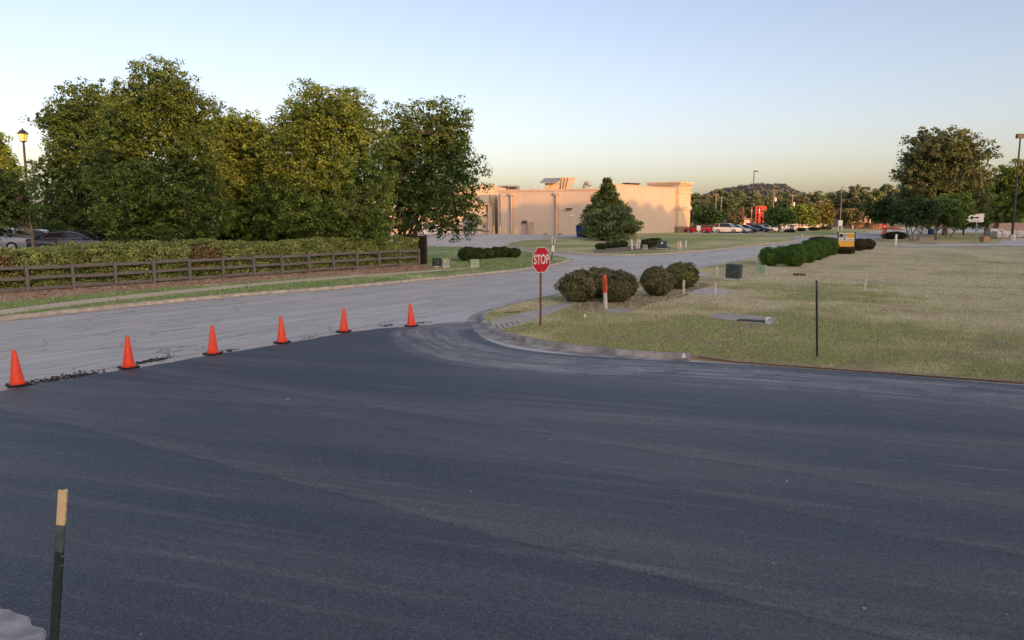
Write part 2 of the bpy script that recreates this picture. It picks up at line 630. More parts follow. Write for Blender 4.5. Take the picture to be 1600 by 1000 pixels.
def sheet(name, poly, dz, mat, step=2.0, skirt=0.0, colf=None, grid=None, jitter=0.35, slope=0.0):
    """A sheet over the ground inside a plan polygon, with a side skirt."""
    bd = resample(poly, step)
    bdn = np.array(bd)
    mn, mx = bdn.min(0), bdn.max(0)
    if grid is None:
        gx = np.arange(mn[0], mx[0], step)
        gy = np.arange(mn[1], mx[1], step)
        g = np.stack(np.meshgrid(gx, gy), -1).reshape(-1, 2)
    else:
        g = grid
    if len(g):
        g = g + rng.uniform(-jitter, jitter, g.shape) * step
        g = g[in_poly(g, bd)]
    pts = [Vector(p) for p in bd] + [Vector(p) for p in g]
    vs, es, fs, *_ = delaunay_2d_cdt(pts, [], [list(range(len(bd)))], 1, 1e-4)
    x = np.array([v[0] for v in vs])
    y = np.array([v[1] for v in vs])
    z = hgt(x, y) + (dz(x, y) if callable(dz) else dz)
    V = [(a, b, c) for a, b, c in zip(x, y, z)]
    F = [tuple(f) for f in fs]
    cols = None
    if colf is not None:
        cols = colf(x, y)
    if skirt:
        k = len(V)
        ar = sum(bd[i][0] * bd[(i + 1) % len(bd)][1] - bd[(i + 1) % len(bd)][0] * bd[i][1] for i in range(len(bd)))
        for i, p in enumerate(bd):
            zz = gz(p[0], p[1])
            tv = bd[(i + 1) % len(bd)] - bd[i - 1]
            nv = np.array([tv[1], -tv[0]]) / (np.linalg.norm(tv) + 1e-9) * (1 if ar > 0 else -1) * slope
            dq_ = float(dz(p[0], p[1])) if callable(dz) else dz
            V.append((p[0], p[1], zz + dq_))
            V.append((p[0] + nv[0], p[1] + nv[1], zz + dq_ - skirt))
        n = len(bd)
        for i in range(n):
            a, b = k + 2 * i, k + 2 * ((i + 1) % n)
            F.append((a, a + 1, b + 1, b))
        if cols is not None:
            cols = np.concatenate([cols, (lambda kk: np.array([[0.30, 0.19, 0.13]]) * (1 - kk) + np.array([[0.56, 0.47, 0.30]]) * kk)(np.clip((np.repeat(np.array([float(vnoise(p[0], p[1], .9, 21)) * .6 + float(vnoise(p[0], p[1], .25, 22)) * .4 for p in bd]), 2) - .3) * 2.2, 0, 1)[:, None])])
    me = bpy.data.meshes.new(name)
    me.from_pydata(V, [], F)
    me.materials.append(mat)
    if cols is not None:
        set_col(me, cols, 'POINT')
    o = link_mesh(name, me)
    tag(o, kind='structure')
    return o


def sweep(name, path, prof, mat, side=1, gap=None):
    """Profile of (outward offset, height) pairs swept along a plan path laid on the ground."""
    P = np.array(path)
    T = np.gradient(P, axis=0)
    T /= np.linalg.norm(T, axis=1, keepdims=True) + 1e-9
    N = np.stack([T[:, 1], -T[:, 0]], 1) * side
    rings = []
    for k_, (p, n) in enumerate(zip(P, N)):
        g = gz(p[0], p[1])
        j = random.uniform(-.006, .006)
        rings.append([(p[0] + n[0] * o, p[1] + n[1] * o, g + z + (j if z > .05 else 0)) for o, z in prof])
        if len(rings) % 10 == 5:                     # an open joint, 14 mm wide
            for e, dz_ in ((.0, 1), (.006, .72), (.014, .72), (.02, 1)):
                q = p + (P[min(k_ + 1, len(P) - 1)] - p) * (.2 + e * 8)
                rings.append([(q[0] + n[0] * o, q[1] + n[1] * o, g + z * dz_ + (j if z > .05 else 0)) for o, z in prof])
    mb = MB()
    if gap:
        i = 0
        while i < len(rings) - 1:
            mb.loft(rings[i:i + gap + 1], cap=True, closed=False) if False else mb.loft(rings[i:i + gap + 1], cap=False, closed=False)
            i += gap
    else:
        mb.loft(rings, cap=False, closed=False)
    o = mb.build(name, mat, smooth=40)
    return tag(o, kind='structure')


_txt_cache = {}


def lettering(name, body, height, mat, parent, loc, rot, sx=1.0, bold=0.0):
    cu = bpy.data.curves.new(name, 'FONT')
    cu.body = body
    cu.size = height / 0.72
    cu.align_x = 'CENTER'
    cu.align_y = 'CENTER'
    cu.extrude = 0.0012
    cu.offset = bold
    tmp = bpy.data.objects.new('tmp_text', cu)
    COL.objects.link(tmp)
    dg = bpy.context.evaluated_depsgraph_get()
    me = bpy.data.meshes.new_from_object(tmp.evaluated_get(dg))
    bpy.data.objects.remove(tmp)
    me.materials.clear()
    me.materials.append(mat)
    o = link_mesh(name, me, None, parent)
    o.location = loc
    o.rotation_euler = rot
    o.scale = (sx, 1, 1)
    return o


# ------------------------------------------------------------------ plan outlines (from sight lines to the ground)
def PP(pts, dz=0.0):
    return [np.array(at(*p, dz)[:2]) for p in pts]


curbA = smooth_path(PP([(1080, 561), (1000, 556), (930, 549.5), (860, 541), (812, 532), (778, 521), (763, 511), (757, 502), (763, 492), (790, 483), (830, 474), (872, 464), (1000, 438), (1100, 420), (1190, 402), (1290, 383.5), (1338, 377.5), (1380, 373), (1412, 369.5), (1445, 366.5), (1500, 363.5)]))
lawnA = [flat(1900, 629), flat(1600, 600.5), flat(1400, 584.5), flat(1200, 571)] + curbA + [np.array(p) for p in ((150, 165), (230, 165), (60, 16))]
curbB_vis = PP([(0, 500), (140, 485), (300, 469), (400, 460), (520, 451.5), (640, 440), (730, 431), (800, 424), (850, 416.5), (878, 411), (887, 408), (884, 405), (862, 400), (830, 395.5), (800, 391), (740, 387.5), (663, 386)])
dB = (curbB_vis[0] - curbB_vis[1]) / np.linalg.norm(curbB_vis[0] - curbB_vis[1])
curbB = smooth_path([curbB_vis[0] + dB * 30] + curbB_vis)
lawnB = curbB + [F1 + FN * 9.0 + FD * 2, F0 + FN * 9.0 - FD * 40, F0 - FD * 44]
curbC = smooth_path(PP([(800, 380), (793, 383.5), (798, 386.5), (820, 389.5), (850, 393), (880, 395.8), (913, 398), (950, 399.5), (991, 399.5), (1040, 397), (1100, 392.5), (1200, 382), (1238, 377), (1246, 375), (1238, 373), (1220, 371.3)]))
lawnC = curbC + PP([(1150, 366.8), (1083, 365.3)]) + [np.array((34, 150)), np.array((20, 128)), np.array((13, 121))] + PP([(905, 371.5), (860, 374), (820, 377)])
curbD = smooth_path(PP([(1165, 365.6), (1222, 369.6), (1255, 371), (1300, 368.8), (1345, 364.3), (1390, 359.6), (1402, 357.6)]))
lawnD = curbD + PP([(1330, 355.5), (1250, 357.5), (1226, 361.0)])

TRACK_C = flat(1010, 487)
_r0 = np.linalg.norm(np.array(flat(741, 525)) - TRACK_C)
TRACK_R = (_r0 - 1.0, _r0 + 0.3, _r0 + 1.6, _r0 + 3.6)

MAT = dict(
    road=asphalt_old(), fresh=asphalt_new(), lawn=lawn_mat('lawn_turf'),
    leaf=leaf_material('leaves', 0.38), grass=leaf_material('grass_blades', 0.25, 0.7),
    kerb=M('kerb_concrete', (0.62, 0.54, 0.42), (0.36, 0.32, 0.25), 3.0, 0.9, 0.5, 60),
    kerb_dirty=M('dusty_kerb_concrete', (0.50, 0.47, 0.42), (0.22, 0.21, 0.195), 2.2, 0.9, 0.6, 50),
    walk=M('pavement_concrete', (0.70, 0.585, 0.41), (0.58, 0.48, 0.33), 1.2, 0.9, 0.3, 50),
    walk2=M('grey_pavement', (0.54, 0.50, 0.42), (0.40, 0.37, 0.31), 1.5, 0.9, 0.4, 50),
    mulch=M('bark_mulch', (0.33, 0.205, 0.13), (0.62, 0.47, 0.32), 5.0, 0.95, 1.0, 16),
    soil=M('leaf_strewn_soil', (0.17, 0.125, 0.085), (0.25, 0.20, 0.14), 6.0, 0.95, 0.9, 25),
    bark=M('bark', (0.10, 0.085, 0.07), (0.18, 0.15, 0.12), 5.0, 0.9, 0.8, 20),
    bark_pale=M('pale_bark', (0.26, 0.235, 0.20), (0.16, 0.14, 0.12), 5.0, 0.9, 0.8, 20),
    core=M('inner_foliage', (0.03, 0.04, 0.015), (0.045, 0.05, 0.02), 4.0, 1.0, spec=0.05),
    fence=M('weathered_dark_timber', (0.19, 0.178, 0.162), (0.135, 0.126, 0.115), 2.5, 0.85, 0.4, 30),
    timber=M('dark_brown_timber', (0.06, 0.042, 0.028), (0.035, 0.026, 0.018), 3.0, 0.85, 0.4, 25),
    orange=M('orange_vinyl', (0.95, 0.075, 0.025), (0.62, 0.06, 0.03), 9.0, 0.45, lo=.5, hi=.78),
    orange_pale=M('sheen_orange_vinyl', (1.0, 0.30, 0.17), (1.0, 0.22, 0.12), 8.0, 0.5),
    rubber=M('black_rubber', (0.022, 0.022, 0.024), None, 5.0, 0.75),
    red=M('red_reflective_sheet', (0.62, 0.015, 0.035), (0.55, 0.012, 0.03), 3.0, 0.45),
    white=M('white_paint', (0.80, 0.78, 0.74), (0.72, 0.70, 0.66), 4.0, 0.55),
    whitedull=M('weathered_white_plastic', (0.72, 0.68, 0.60), (0.58, 0.54, 0.47), 6.0, 0.7),
    rust=M('rusty_steel', (0.20, 0.10, 0.055), (0.13, 0.07, 0.045), 9.0, 0.8, 0.3, 60),
    tgreen=M('dark_green_enamel', (0.016, 0.034, 0.026), (0.03, 0.055, 0.045), 9.0, 0.55),
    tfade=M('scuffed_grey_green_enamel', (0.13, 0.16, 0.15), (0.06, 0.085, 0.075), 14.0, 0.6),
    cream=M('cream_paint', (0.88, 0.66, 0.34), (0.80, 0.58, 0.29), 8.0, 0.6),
    steel=M('galvanised_steel', (0.42, 0.42, 0.41), (0.33, 0.33, 0.33), 6.0, 0.5, metal=0.4),
    dark=M('dark_metal', (0.035, 0.03, 0.028), (0.05, 0.042, 0.04), 4.0, 0.5),
    bronze=M('bronze_pole_paint', (0.075, 0.052, 0.042), (0.055, 0.04, 0.034), 4.0, 0.5),
    polegrey=M('pole_grey', (0.24, 0.225, 0.20), (0.18, 0.17, 0.15), 4.0, 0.6),
    concrete=M('cast_concrete', (0.60, 0.57, 0.50), (0.48, 0.45, 0.40), 4.0, 0.9, 0.3, 40),
    stone=M('grey_slab', (0.52, 0.47, 0.39), (0.36, 0.325, 0.275), 2.5, 0.9, 0.5, 40),
    iron=M('cast_iron', (0.05, 0.045, 0.042), (0.09, 0.075, 0.06), 20.0, 0.7, 0.6, 60),
    ugreen=M('utility_dark_green', (0.055, 0.085, 0.075), (0.045, 0.07, 0.062), 3.0, 0.55),
    ugreen_deep=M('utility_deep_green', (0.02, 0.05, 0.045), (0.016, 0.04, 0.036), 3.0, 0.55),
    upale=M('utility_pale_green', (0.34, 0.46, 0.31), (0.30, 0.41, 0.28), 3.0, 0.6),
    ugrey=M('utility_grey', (0.40, 0.41, 0.38), (0.33, 0.34, 0.32), 3.0, 0.6),
    yellow=M('yellow_sheet', (0.82, 0.50, 0.045), (0.76, 0.45, 0.04), 3.0, 0.5),
    yellow_lab=M('yellow_label', (0.80, 0.72, 0.10), None, 3.0, 0.5),
    bollard=M('yellow_bollard_paint', (0.74, 0.52, 0.20), (0.66, 0.46, 0.18), 4.0, 0.55),
    black=M('black_print', (0.012, 0.012, 0.013), None, 4.0, 0.5),
    brownink=M('brown_print', (0.36, 0.17, 0.01), None, 4.0, 0.5),
    blueink=M('grey_blue_print', (0.30, 0.36, 0.46), None, 4.0, 0.5),
    redink=M('red_print', (0.55, 0.06, 0.03), None, 4.0, 0.5),
    stucco=M('beige_stucco', (0.59, 0.495, 0.40), (0.54, 0.45, 0.365), 0.35, 0.9, 0.15, 30),
    stucco2=M('pale_stucco', (0.67, 0.54, 0.38), (0.62, 0.49, 0.345), 0.5, 0.9, 0.15, 30),
    trim=M('wall_trim', (0.60, 0.45, 0.34), (0.52, 0.39, 0.30), 1.0, 0.8),
    fstone=M('brown_stone_veneer', (0.27, 0.20, 0.15), (0.18, 0.14, 0.11), 3.0, 0.9, 0.5, 12),
    roofm=M('grey_roof_membrane', (0.45, 0.42, 0.38), (0.36, 0.34, 0.31), 1.0, 0.9),
    door_grey=M('grey_door_paint', (0.34, 0.34, 0.36), (0.29, 0.29, 0.31), 2.0, 0.6),
    door_tan=M('tan_door_paint', (0.47, 0.37, 0.29), None, 2.0, 0.6),
    blue=M('blue_enamel', (0.02, 0.10, 0.30), (0.015, 0.075, 0.23), 3.0, 0.5),
    blue_sign=M('blue_sign_sheet', (0.03, 0.13, 0.52), None, 3.0, 0.5),
    red_steel=M('red_painted_steel', (0.62, 0.022, 0.028), (0.5, 0.018, 0.024), 3.0, 0.45),
    tyre=M('tyre_rubber', (0.02, 0.02, 0.021), None, 4.0, 0.8),
    rim=M('alloy_rim', (0.45, 0.45, 0.46), None, 4.0, 0.35, metal=0.7),
    lens=M('headlight_lens', (0.70, 0.70, 0.68), None, 4.0, 0.15),
    tail=M('tail_light_lens', (0.35, 0.01, 0.01), None, 4.0, 0.2),
    card=M('cardboard', (0.44, 0.29, 0.15), (0.38, 0.25, 0.13), 4.0, 0.9),
    wrap=M('pale_plastic_wrap', (0.55, 0.55, 0.54), (0.36, 0.36, 0.36), 3.0, 0.35, 0.8, 6),
    pinkstone=M('pinkish_block', (0.46, 0.33, 0.28), (0.38, 0.28, 0.24), 3.0, 0.9, 0.3, 20),
    clay=M('red_clay', (0.36, 0.135, 0.06), (0.46, 0.21, 0.11), 0.8, 0.95, 1.0, 3),
    brick_far=M('far_tan_brick', (0.52, 0.33, 0.22), (0.44, 0.28, 0.19), 0.6, 0.9),
    roof_red=M('far_brown_roof', (0.30, 0.20, 0.15), None, 1.0, 0.9),
    wood_pole=M('utility_pole_timber', (0.30, 0.24, 0.18), (0.22, 0.17, 0.13), 4.0, 0.9),
    wire=M('overhead_cable', (0.06, 0.06, 0.06), None, 4.0, 0.6),
    crumb=M('asphalt_crumb', (0.018, 0.018, 0.02), (0.04, 0.04, 0.042), 9.0, 0.8),
    pebble=M('pale_grit', (0.50, 0.48, 0.45), (0.30, 0.29, 0.28), 9.0, 0.9),
)


def glass_mat():
    m, nt, b = new_mat('tinted_car_glass')
    b.inputs['Base Color'].default_value = (0.02, 0.024, 0.028, 1)
    b.inputs['Roughness'].default_value = 0.08
    b.inputs['Specular IOR Level'].default_value = 0.8
    return m


MAT['glass'] = glass_mat()


def paint(name, c, rough=0.22, metal=0.25):
    m, nt, b = new_mat(name)
    b.inputs['Base Color'].default_value = (*c, 1)
    b.inputs['Roughness'].default_value = rough
    b.inputs['Metallic'].default_value = metal
    b.inputs['Coat Weight'].default_value = 0.6
    b.inputs['Coat Roughness'].default_value = 0.08
    return m


PAINT = dict(
    silver=paint('silver_car_paint', (0.66, 0.68, 0.71), metal=0.05), white=paint('white_car_paint', (0.75, 0.75, 0.74), metal=0.0),
    navy=paint('navy_car_paint', (0.018, 0.026, 0.055)), black=paint('black_car_paint', (0.015, 0.015, 0.017)),
    grey=paint('grey_car_paint', (0.44, 0.46, 0.50), metal=0.05), red=paint('red_car_paint', (0.42, 0.012, 0.02), metal=0.0),
    blue=paint('blue_grey_car_paint', (0.10, 0.13, 0.18)))


def lamp_glow():
    m, nt, b = new_mat('lit_amber_lantern_glass')
    b.inputs['Base Color'].default_value = (0.85, 0.75, 0.25, 1)
    b.inputs['Emission Color'].default_value = (1.0, 0.86, 0.22, 1)
    b.inputs['Emission Strength'].default_value = 0.14
    return m


MAT['glow'] = lamp_glow()

# ------------------------------------------------------------------ ground and roads
gx = np.concatenate([np.linspace(-700, -120, 12), np.arange(-115, 175, 3.0), np.linspace(180, 700, 12)])
gy = np.concatenate([np.linspace(-400, -60, 8), np.arange(-50, 165, 2.5), np.linspace(170, 330, 12)])
X, Y = np.meshgrid(gx, gy)
Z = hgt(X, Y)
nx, ny = len(gx), len(gy)
V = np.stack([X, Y, Z], -1).reshape(-1, 3)
Fq = [(j * nx + i, j * nx + i + 1, (j + 1) * nx + i + 1, (j + 1) * nx + i) for j in range(ny - 1) for i in range(nx - 1)]
me = bpy.data.meshes.new('road')
me.from_pydata([tuple(v) for v in V], [], Fq)
me.materials.append(MAT['road'])
tag(link_mesh('road', me), kind='structure')


def col_lawn(x, y, green=0.0):
    a = vnoise(x, y, 5.0, 1) * .5 + vnoise(x, y, 1.7, 2) * .3 + vnoise(x, y, .7, 3) * .2
    k = np.clip((a - 0.5) * 4.6 + 0.5 + green, 0, 1)[:, None]
    dry = np.array([[0.63, 0.555, 0.335]])
    grn = np.array([[0.33, 0.355, 0.15]])
    c = dry * (1 - k) + grn * k
    b = np.clip((vnoise(x, y, 2.3, 9) * .6 + vnoise(x, y, .5, 10) * .4 - 0.58) * 6, 0, 1)[:, None] * 0.5
    c = c * (1 - b) + np.array([[0.33, 0.27, 0.20]]) * b
    return c


def colA(x, y):
    x, y = np.asarray(x), np.asarray(y)
    # greener between the slab and the asphalt, strawier far off and along the asphalt edge
    g = 0.12 - 0.55 * sst(26, 60, y) + 0.25 * np.exp(-((x - 7) / 4.0) ** 2 - ((y - 23) / 4.0) ** 2)
    c = col_lawn(x, y, g)
    return c


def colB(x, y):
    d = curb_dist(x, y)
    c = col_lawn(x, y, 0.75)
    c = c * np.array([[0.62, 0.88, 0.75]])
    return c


def colC(x, y):
    return col_lawn(x, y, 0.30) * np.array([[0.92, 1.0, 0.85]])


def curb_dist(x, y):
    return x * 0


def grid_levels(poly, specs):
    """denser interior points nearer the camera"""
    out = []
    p = np.array(poly)
    for y0, y1, st in specs:
        a = np.arange(max(p[:, 0].min(), -60), min(p[:, 0].max(), 240), st)
        b = np.arange(y0, y1, st)
        g = np.stack(np.meshgrid(a, b), -1).reshape(-1, 2)
        out.append(g)
    return np.concatenate(out)


sheet('right_lawn', lawnA, lawn_dz, MAT['lawn'], 0.5, 0.13, colA, grid_levels(lawnA, [(15, 40, 0.45), (40, 75, 0.9), (75, 165, 2.5)]), 0.12, 0.10)
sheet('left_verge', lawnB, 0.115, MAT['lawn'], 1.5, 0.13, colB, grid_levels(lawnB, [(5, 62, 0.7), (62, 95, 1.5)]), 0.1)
sheet('centre_lawn', lawnC, 0.115, MAT['lawn'], 2.0, 0.13, colC, grid_levels(lawnC, [(60, 160, 1.6)]), 0.1)
sheet('far_lawn', lawnD, 0.115, MAT['lawn'], 3.0, 0.13, colC, grid_levels(lawnD, [(120, 260, 3.0)]), 0.1)

KP = [(-.03, .02), (-.03, .118), (-.01, .132), (.13, .130), (.165, .11), (.20, .014), (.62, .008)]
sweep('kerb', resample(curbA, 0.35, False), KP, MAT['kerb_dirty'], side=-1)
sweep('kerb', resample(curbB, 0.5, False), KP, MAT['kerb'], side=1)
sweep('kerb', resample(curbC, 1.0, False), KP, MAT['kerb'], side=1)
sweep('kerb', resample(curbD, 1.5, False), KP, MAT['kerb'], side=1)

# fresh asphalt, laid as a 25 mm mat with a ragged cut edge
edge = [flat(-260, 662), flat(0, 613)] + PP([(40, 606), (120, 592), (197, 579), (262, 568), (330, 556.5), (390, 547), (440, 539.5), (490, 530), (537, 521.5), (590, 515), (643, 511), (700, 505.5), (736, 504)])
edge_r = []
for a in resample(edge, 0.12, False):
    w = (vnoise(a[0] * 1.0, a[1], .35, 5) - .5) * .14 + (vnoise(a[0], a[1], .12, 6) - .5) * .06
    edge_r.append(a + np.array([-0.35, 0.9]) * float(w))
gut = PP([(741, 518), (757, 531), (775, 538.5), (802, 546), (850, 552.5), (920, 558), (1000, 563), (1060, 566)])
fresh_poly = edge_r + smooth_path(gut, 1) + [flat(1200, 573.5), flat(1400, 588), flat(1600, 604), flat(1900, 636), np.array((60, 13)), np.array((60, -30)), np.array((-60, -30)), np.array((-60, 8))]
epath = np.array(resample(gut + [flat(1200, 573.5), flat(1400, 588), flat(1600, 604), flat(1900, 636)], .3, False))
elen = np.concatenate([[0], np.cumsum(np.linalg.norm(np.diff(epath, axis=0), axis=1))])


def edge_coord(xy):
    d2 = ((xy[:, None, :] - epath[None]) ** 2).sum(-1)
    i = d2.argmin(1)
    return np.sqrt(d2[np.arange(len(xy)), i]), elen[i]


g1 = np.stack(np.meshgrid(np.arange(-8, 16, .4), np.arange(8, 28, .4)), -1).reshape(-1, 2)
g1 = g1[edge_coord(g1)[0] < 5]
g2 = np.stack(np.meshgrid(np.arange(-40, 50, 4.), np.arange(-28, 26, 4.)), -1).reshape(-1, 2)
fa = sheet('fresh_asphalt', fresh_poly, 0.026, MAT['fresh'], 6.0, 0.03, None, np.concatenate([g1, g2[edge_coord(g2)[0] > 5]]), .02)
fv = np.array([tuple(v.co) for v in fa.data.vertices])
ed_, es2 = edge_coord(fv[:, :2])
for nm, arr in (('edge_d', ed_), ('edge_s', es2)):
    fa.data.attributes.new(nm, 'FLOAT', 'POINT').data.foreach_set('value', arr.astype(np.float32))
ap = [(-200, 880), (-60, 935), (0, 957), (14, 962), (26, 972), (40, 976), (52, 988), (62, 995), (76, 1012), (110, 1050), (130, 1120), (60, 1300), (-300, 1250)]
sheet('concrete_apron', [p + rng.uniform(-.03, .03, 2) for p in resample(PP(ap), .06)], 0.06, M('rough_pale_concrete', (0.50, 0.49, 0.46), (0.30, 0.29, 0.28), 5.0, 0.95, 1.0, 30), 0.3, 0.06, None, None, .3, .03)

# pavements, mulch, dirt margin
walkA = smooth_path(PP([(766, 499), (778, 497), (812, 490), (850, 481), (893, 469.5)], .12), 1) + smooth_path(PP([(893, 477.5), (856, 492), (826, 504), (797, 512), (779, 515), (768, 510)], .12), 1)
sheet('corner_pavement', walkA, 0.122, MAT['walk2'], 0.6)
fl = lambda pts: PP(pts, .115)
wB = [(0, 489), (140, 472), (280, 457.5), (430, 444), (560, 434.5), (660, 427.5), (747, 421.5)]
wB2 = [(747, 424), (660, 431.5), (560, 439), (430, 449.5), (280, 464.5), (140, 480), (0, 498)]
wBt = fl([(p[0], p[1] - 4.5) for p in wB])
wBb = fl([(p[0], p[1] - 5.5) for p in wB2])
walkB = [wBt[0] + dB * 25] + wBt + wBb + [wBb[-1] + dB * 25]
sheet('pavement', walkB, 0.121, MAT['walk'], 1.2)
mb_ = fl([(0, 472.5), (70, 466.5), (140, 459.5), (210, 454.5), (280, 448.5), (350, 443.5), (430, 437.0), (490, 433.5), (560, 429.5), (610, 426.0), (660, 423.0), (692, 419.5)])
mul = [F0 - FD * 25 - FN * 1.6] + [p + FN * .5 * (float(vnoise(p[0], p[1], 1.2, 4)) - .5) for p in resample(mb_, .8, False)] + [F1 + FD * 1.2 + FN * 1.3, F0 - FD * 25 + FN * 1.3]
sheet('mulch_bed', mul, 0.124, MAT['mulch'], 0.8)
sheet('shrub_bed', smooth_path(PP([(884, 478), (905, 474), (1000, 462), (1060, 449), (1100, 440), (1110, 446), (1070, 464), (1010, 476), (985, 488), (940, 490), (905, 485)], .12), 1), 0.119, MAT['soil'], 0.5)
dm = [flat(1085, 563)] + [flat(a, 571 + (a - 1200) * .0725 - 1.6 - 3.2 * float(vnoise(a, 0, 17, 3))) for a in np.arange(1110, 1640, 9)] + [flat(1640, 603.6)] + [flat(a, 571 + (a - 1200) * .074 + .5) for a in np.arange(1600, 1090, -50)]
sheet('dirt_margin', dm, lambda x, y: lawn_dz(x, y) + .006, M('reddish_soil', (0.30, 0.20, 0.14), (0.52, 0.43, 0.28), 14.0, 0.95, 1.0, 30), 0.4)
sheet('side_drive', PP([(1385, 383.8), (1440, 382.6), (1560, 380.6), (1566, 373.5), (1760, 373), (1760, 386), (1600, 385), (1560, 385), (1480, 385.5), (1420, 386)], .12), 0.15, MAT['road'], 3.0)
sheet('mulch_bed', smooth_path(PP([(925, 392), (940, 387), (1000, 383), (1045, 384), (1050, 390), (1000, 391), (955, 394.5), (930, 395)], .12), 1), 0.13, MAT['soil'], 1.0)

# road markings at the far drive mouth
sheet('stop_line', PP([(884, 402.2), (910, 403.0), (909, 404.6), (882, 403.8)]), 0.012, MAT['whitedull'], 1.0)

# far ground
gx2 = np.concatenate([np.linspace(-2600, -400, 12), np.linspace(-380, 700, 28), np.linspace(760, 3000, 12)])
gy2 = np.concatenate([np.linspace(255, 600, 14), np.linspace(650, 3200, 12)])
X, Y = np.meshgrid(gx2, gy2)
Z = 1.2 + 0 * X
nx, ny = len(gx2), len(gy2)
me = bpy.data.meshes.new('far_field')
me.from_pydata([tuple(v) for v in np.stack([X, Y, Z], -1).reshape(-1, 3)], [], [(j * nx + i, j * nx + i + 1, (j + 1) * nx + i + 1, (j + 1) * nx + i) for j in range(ny - 1) for i in range(nx - 1)])
me.materials.append(M('far_grass', (0.16, 0.16, 0.07), (0.24, 0.20, 0.10), 0.05, 0.95))
tag(link_mesh('far_field', me), kind='structure')


# ------------------------------------------------------------------ turf blades
def grass(name, poly, n, y0, y1, colf, hmin, hmax, excl=(), width=0.012):
    p = np.array(poly)
    xs0, xs1 = p[:, 0].min(), p[:, 0].max()
    out = []
    got = 0
    while got < n:
        u = rng.random(n * 3)
        yy = 1 / (1 / y0 + u * (1 / y1 - 1 / y0))        # density falls with distance squared
        xx = rng.uniform(-0.75, 0.75, n * 3) * yy
        g = np.stack([xx, yy], 1)
        g = g[(g[:, 0] > xs0) & (g[:, 0] < xs1)]
        g = g[in_poly(g, poly)]
        for e in excl:
            g = g[~in_poly(g, e)]
        out.append(g)
        got += len(g)
        if len(g) == 0:
            break
    g = np.concatenate(out)[:n]
    m = len(g)
    z = hgt(g[:, 0], g[:, 1]) + lawn_dz(g[:, 0], g[:, 1]) - .005
    base = np.column_stack([g, z])
    sc = np.clip(g[:, 1] / 22.0, 0.8, 2.2)
    h = rng.uniform(hmin, hmax, m) * np.where(rng.random(m) < .04, 2.3, 1.0)
    a = rng.uniform(0, 2 * math.pi, m)
    w = width * sc * rng.uniform(.7, 1.3, m)
    d = np.column_stack([np.cos(a) * w, np.sin(a) * w, np.zeros(m)])
    lean = np.column_stack([rng.normal(0, .9, m) * h, rng.normal(0, .9, m) * h, h])
    V = np.stack([base - d, base + d, base + lean], 1)
    c = np.minimum(.8, colf(g[:, 0], g[:, 1]) * rng.uniform(0.75, 2.1, (m, 1)))
    straw = rng.random(m) < 0.18
    c[straw] = np.array([0.60, 0.52, 0.32]) * rng.uniform(.8, 1.2, (straw.sum(), 1))
    o = link_mesh(name, tris(name, V, c, MAT['grass']))
    return tag(o, kind='stuff')


lidA = PP([(1104, 497), (1125, 489.8), (1216, 497.5), (1204, 509.5)], .12)
padA = PP([(948, 484), (965, 481.5), (992, 484.5), (978, 489.5), (950, 488.5)], .12)
slabA = PP([(1072, 459), (1100, 450.5), (1145, 454.5), (1128, 461)], .12)
grass('grass', lawnA, 240000, 15.3, 75, colA, 0.02, 0.055, (walkA, lidA, padA, slabA))
grass('grass', lawnB, 70000, 24, 80, colB, 0.03, 0.08, (walkB, mul))


def leaf_litter(name, poly, n, cols, size):
    p = np.array(poly)
    g = rng.uniform(p.min(0), p.max(0), (n * 6, 2))
    g = g[in_poly(g, poly)][:n]
    m = len(g)
    P = np.column_stack([g, hgt(g[:, 0], g[:, 1]) + .15])
    N = rng.normal(0, .5, (m, 3)) + np.array([0, 0, 1.0])
    k = rng.random((m, 1))
    c = np.array([cols[0]]) * (1 - k) + np.array([cols[1]]) * k
    o = link_mesh(name, leaf_mesh(name, P, N, size * rng.uniform(.6, 1.4, m), c, MAT['grass']))
    tag(o, kind='stuff')


litterA = smooth_path(PP([(850, 505), (905, 474), (1000, 460), (1110, 440), (1200, 470), (1150, 520), (960, 530)], .12), 1)
leaf_litter('fallen_leaves', litterA, 420, ((0.30, 0.17, 0.08), (0.55, 0.40, 0.22)), .06)
leaf_litter('bark_chips', mul, 9000, ((0.22, 0.12, 0.07), (0.66, 0.48, 0.32)), .09)


# ------------------------------------------------------------------ foliage
def palette(n, a, b, k=None, j=0.18):
    k = rng.random((n, 1)) if k is None else k[:, None]
    return (np.array([a]) * (1 - k) + np.array([b]) * k) * rng.uniform(1 - j, 1 + j, (n, 1))


GREEN = ((0.060, 0.115, 0.028), (0.20, 0.29, 0.075))
OLIVE = ((0.090, 0.150, 0.032), (0.36, 0.46, 0.095))
DEEP = ((0.034, 0.068, 0.023), (0.111, 0.169, 0.052))
BROWNISH = ((0.105, 0.105, 0.045), (0.21, 0.19, 0.085))
YELLOWISH = ((0.130, 0.137, 0.029), (0.312, 0.247, 0.052))


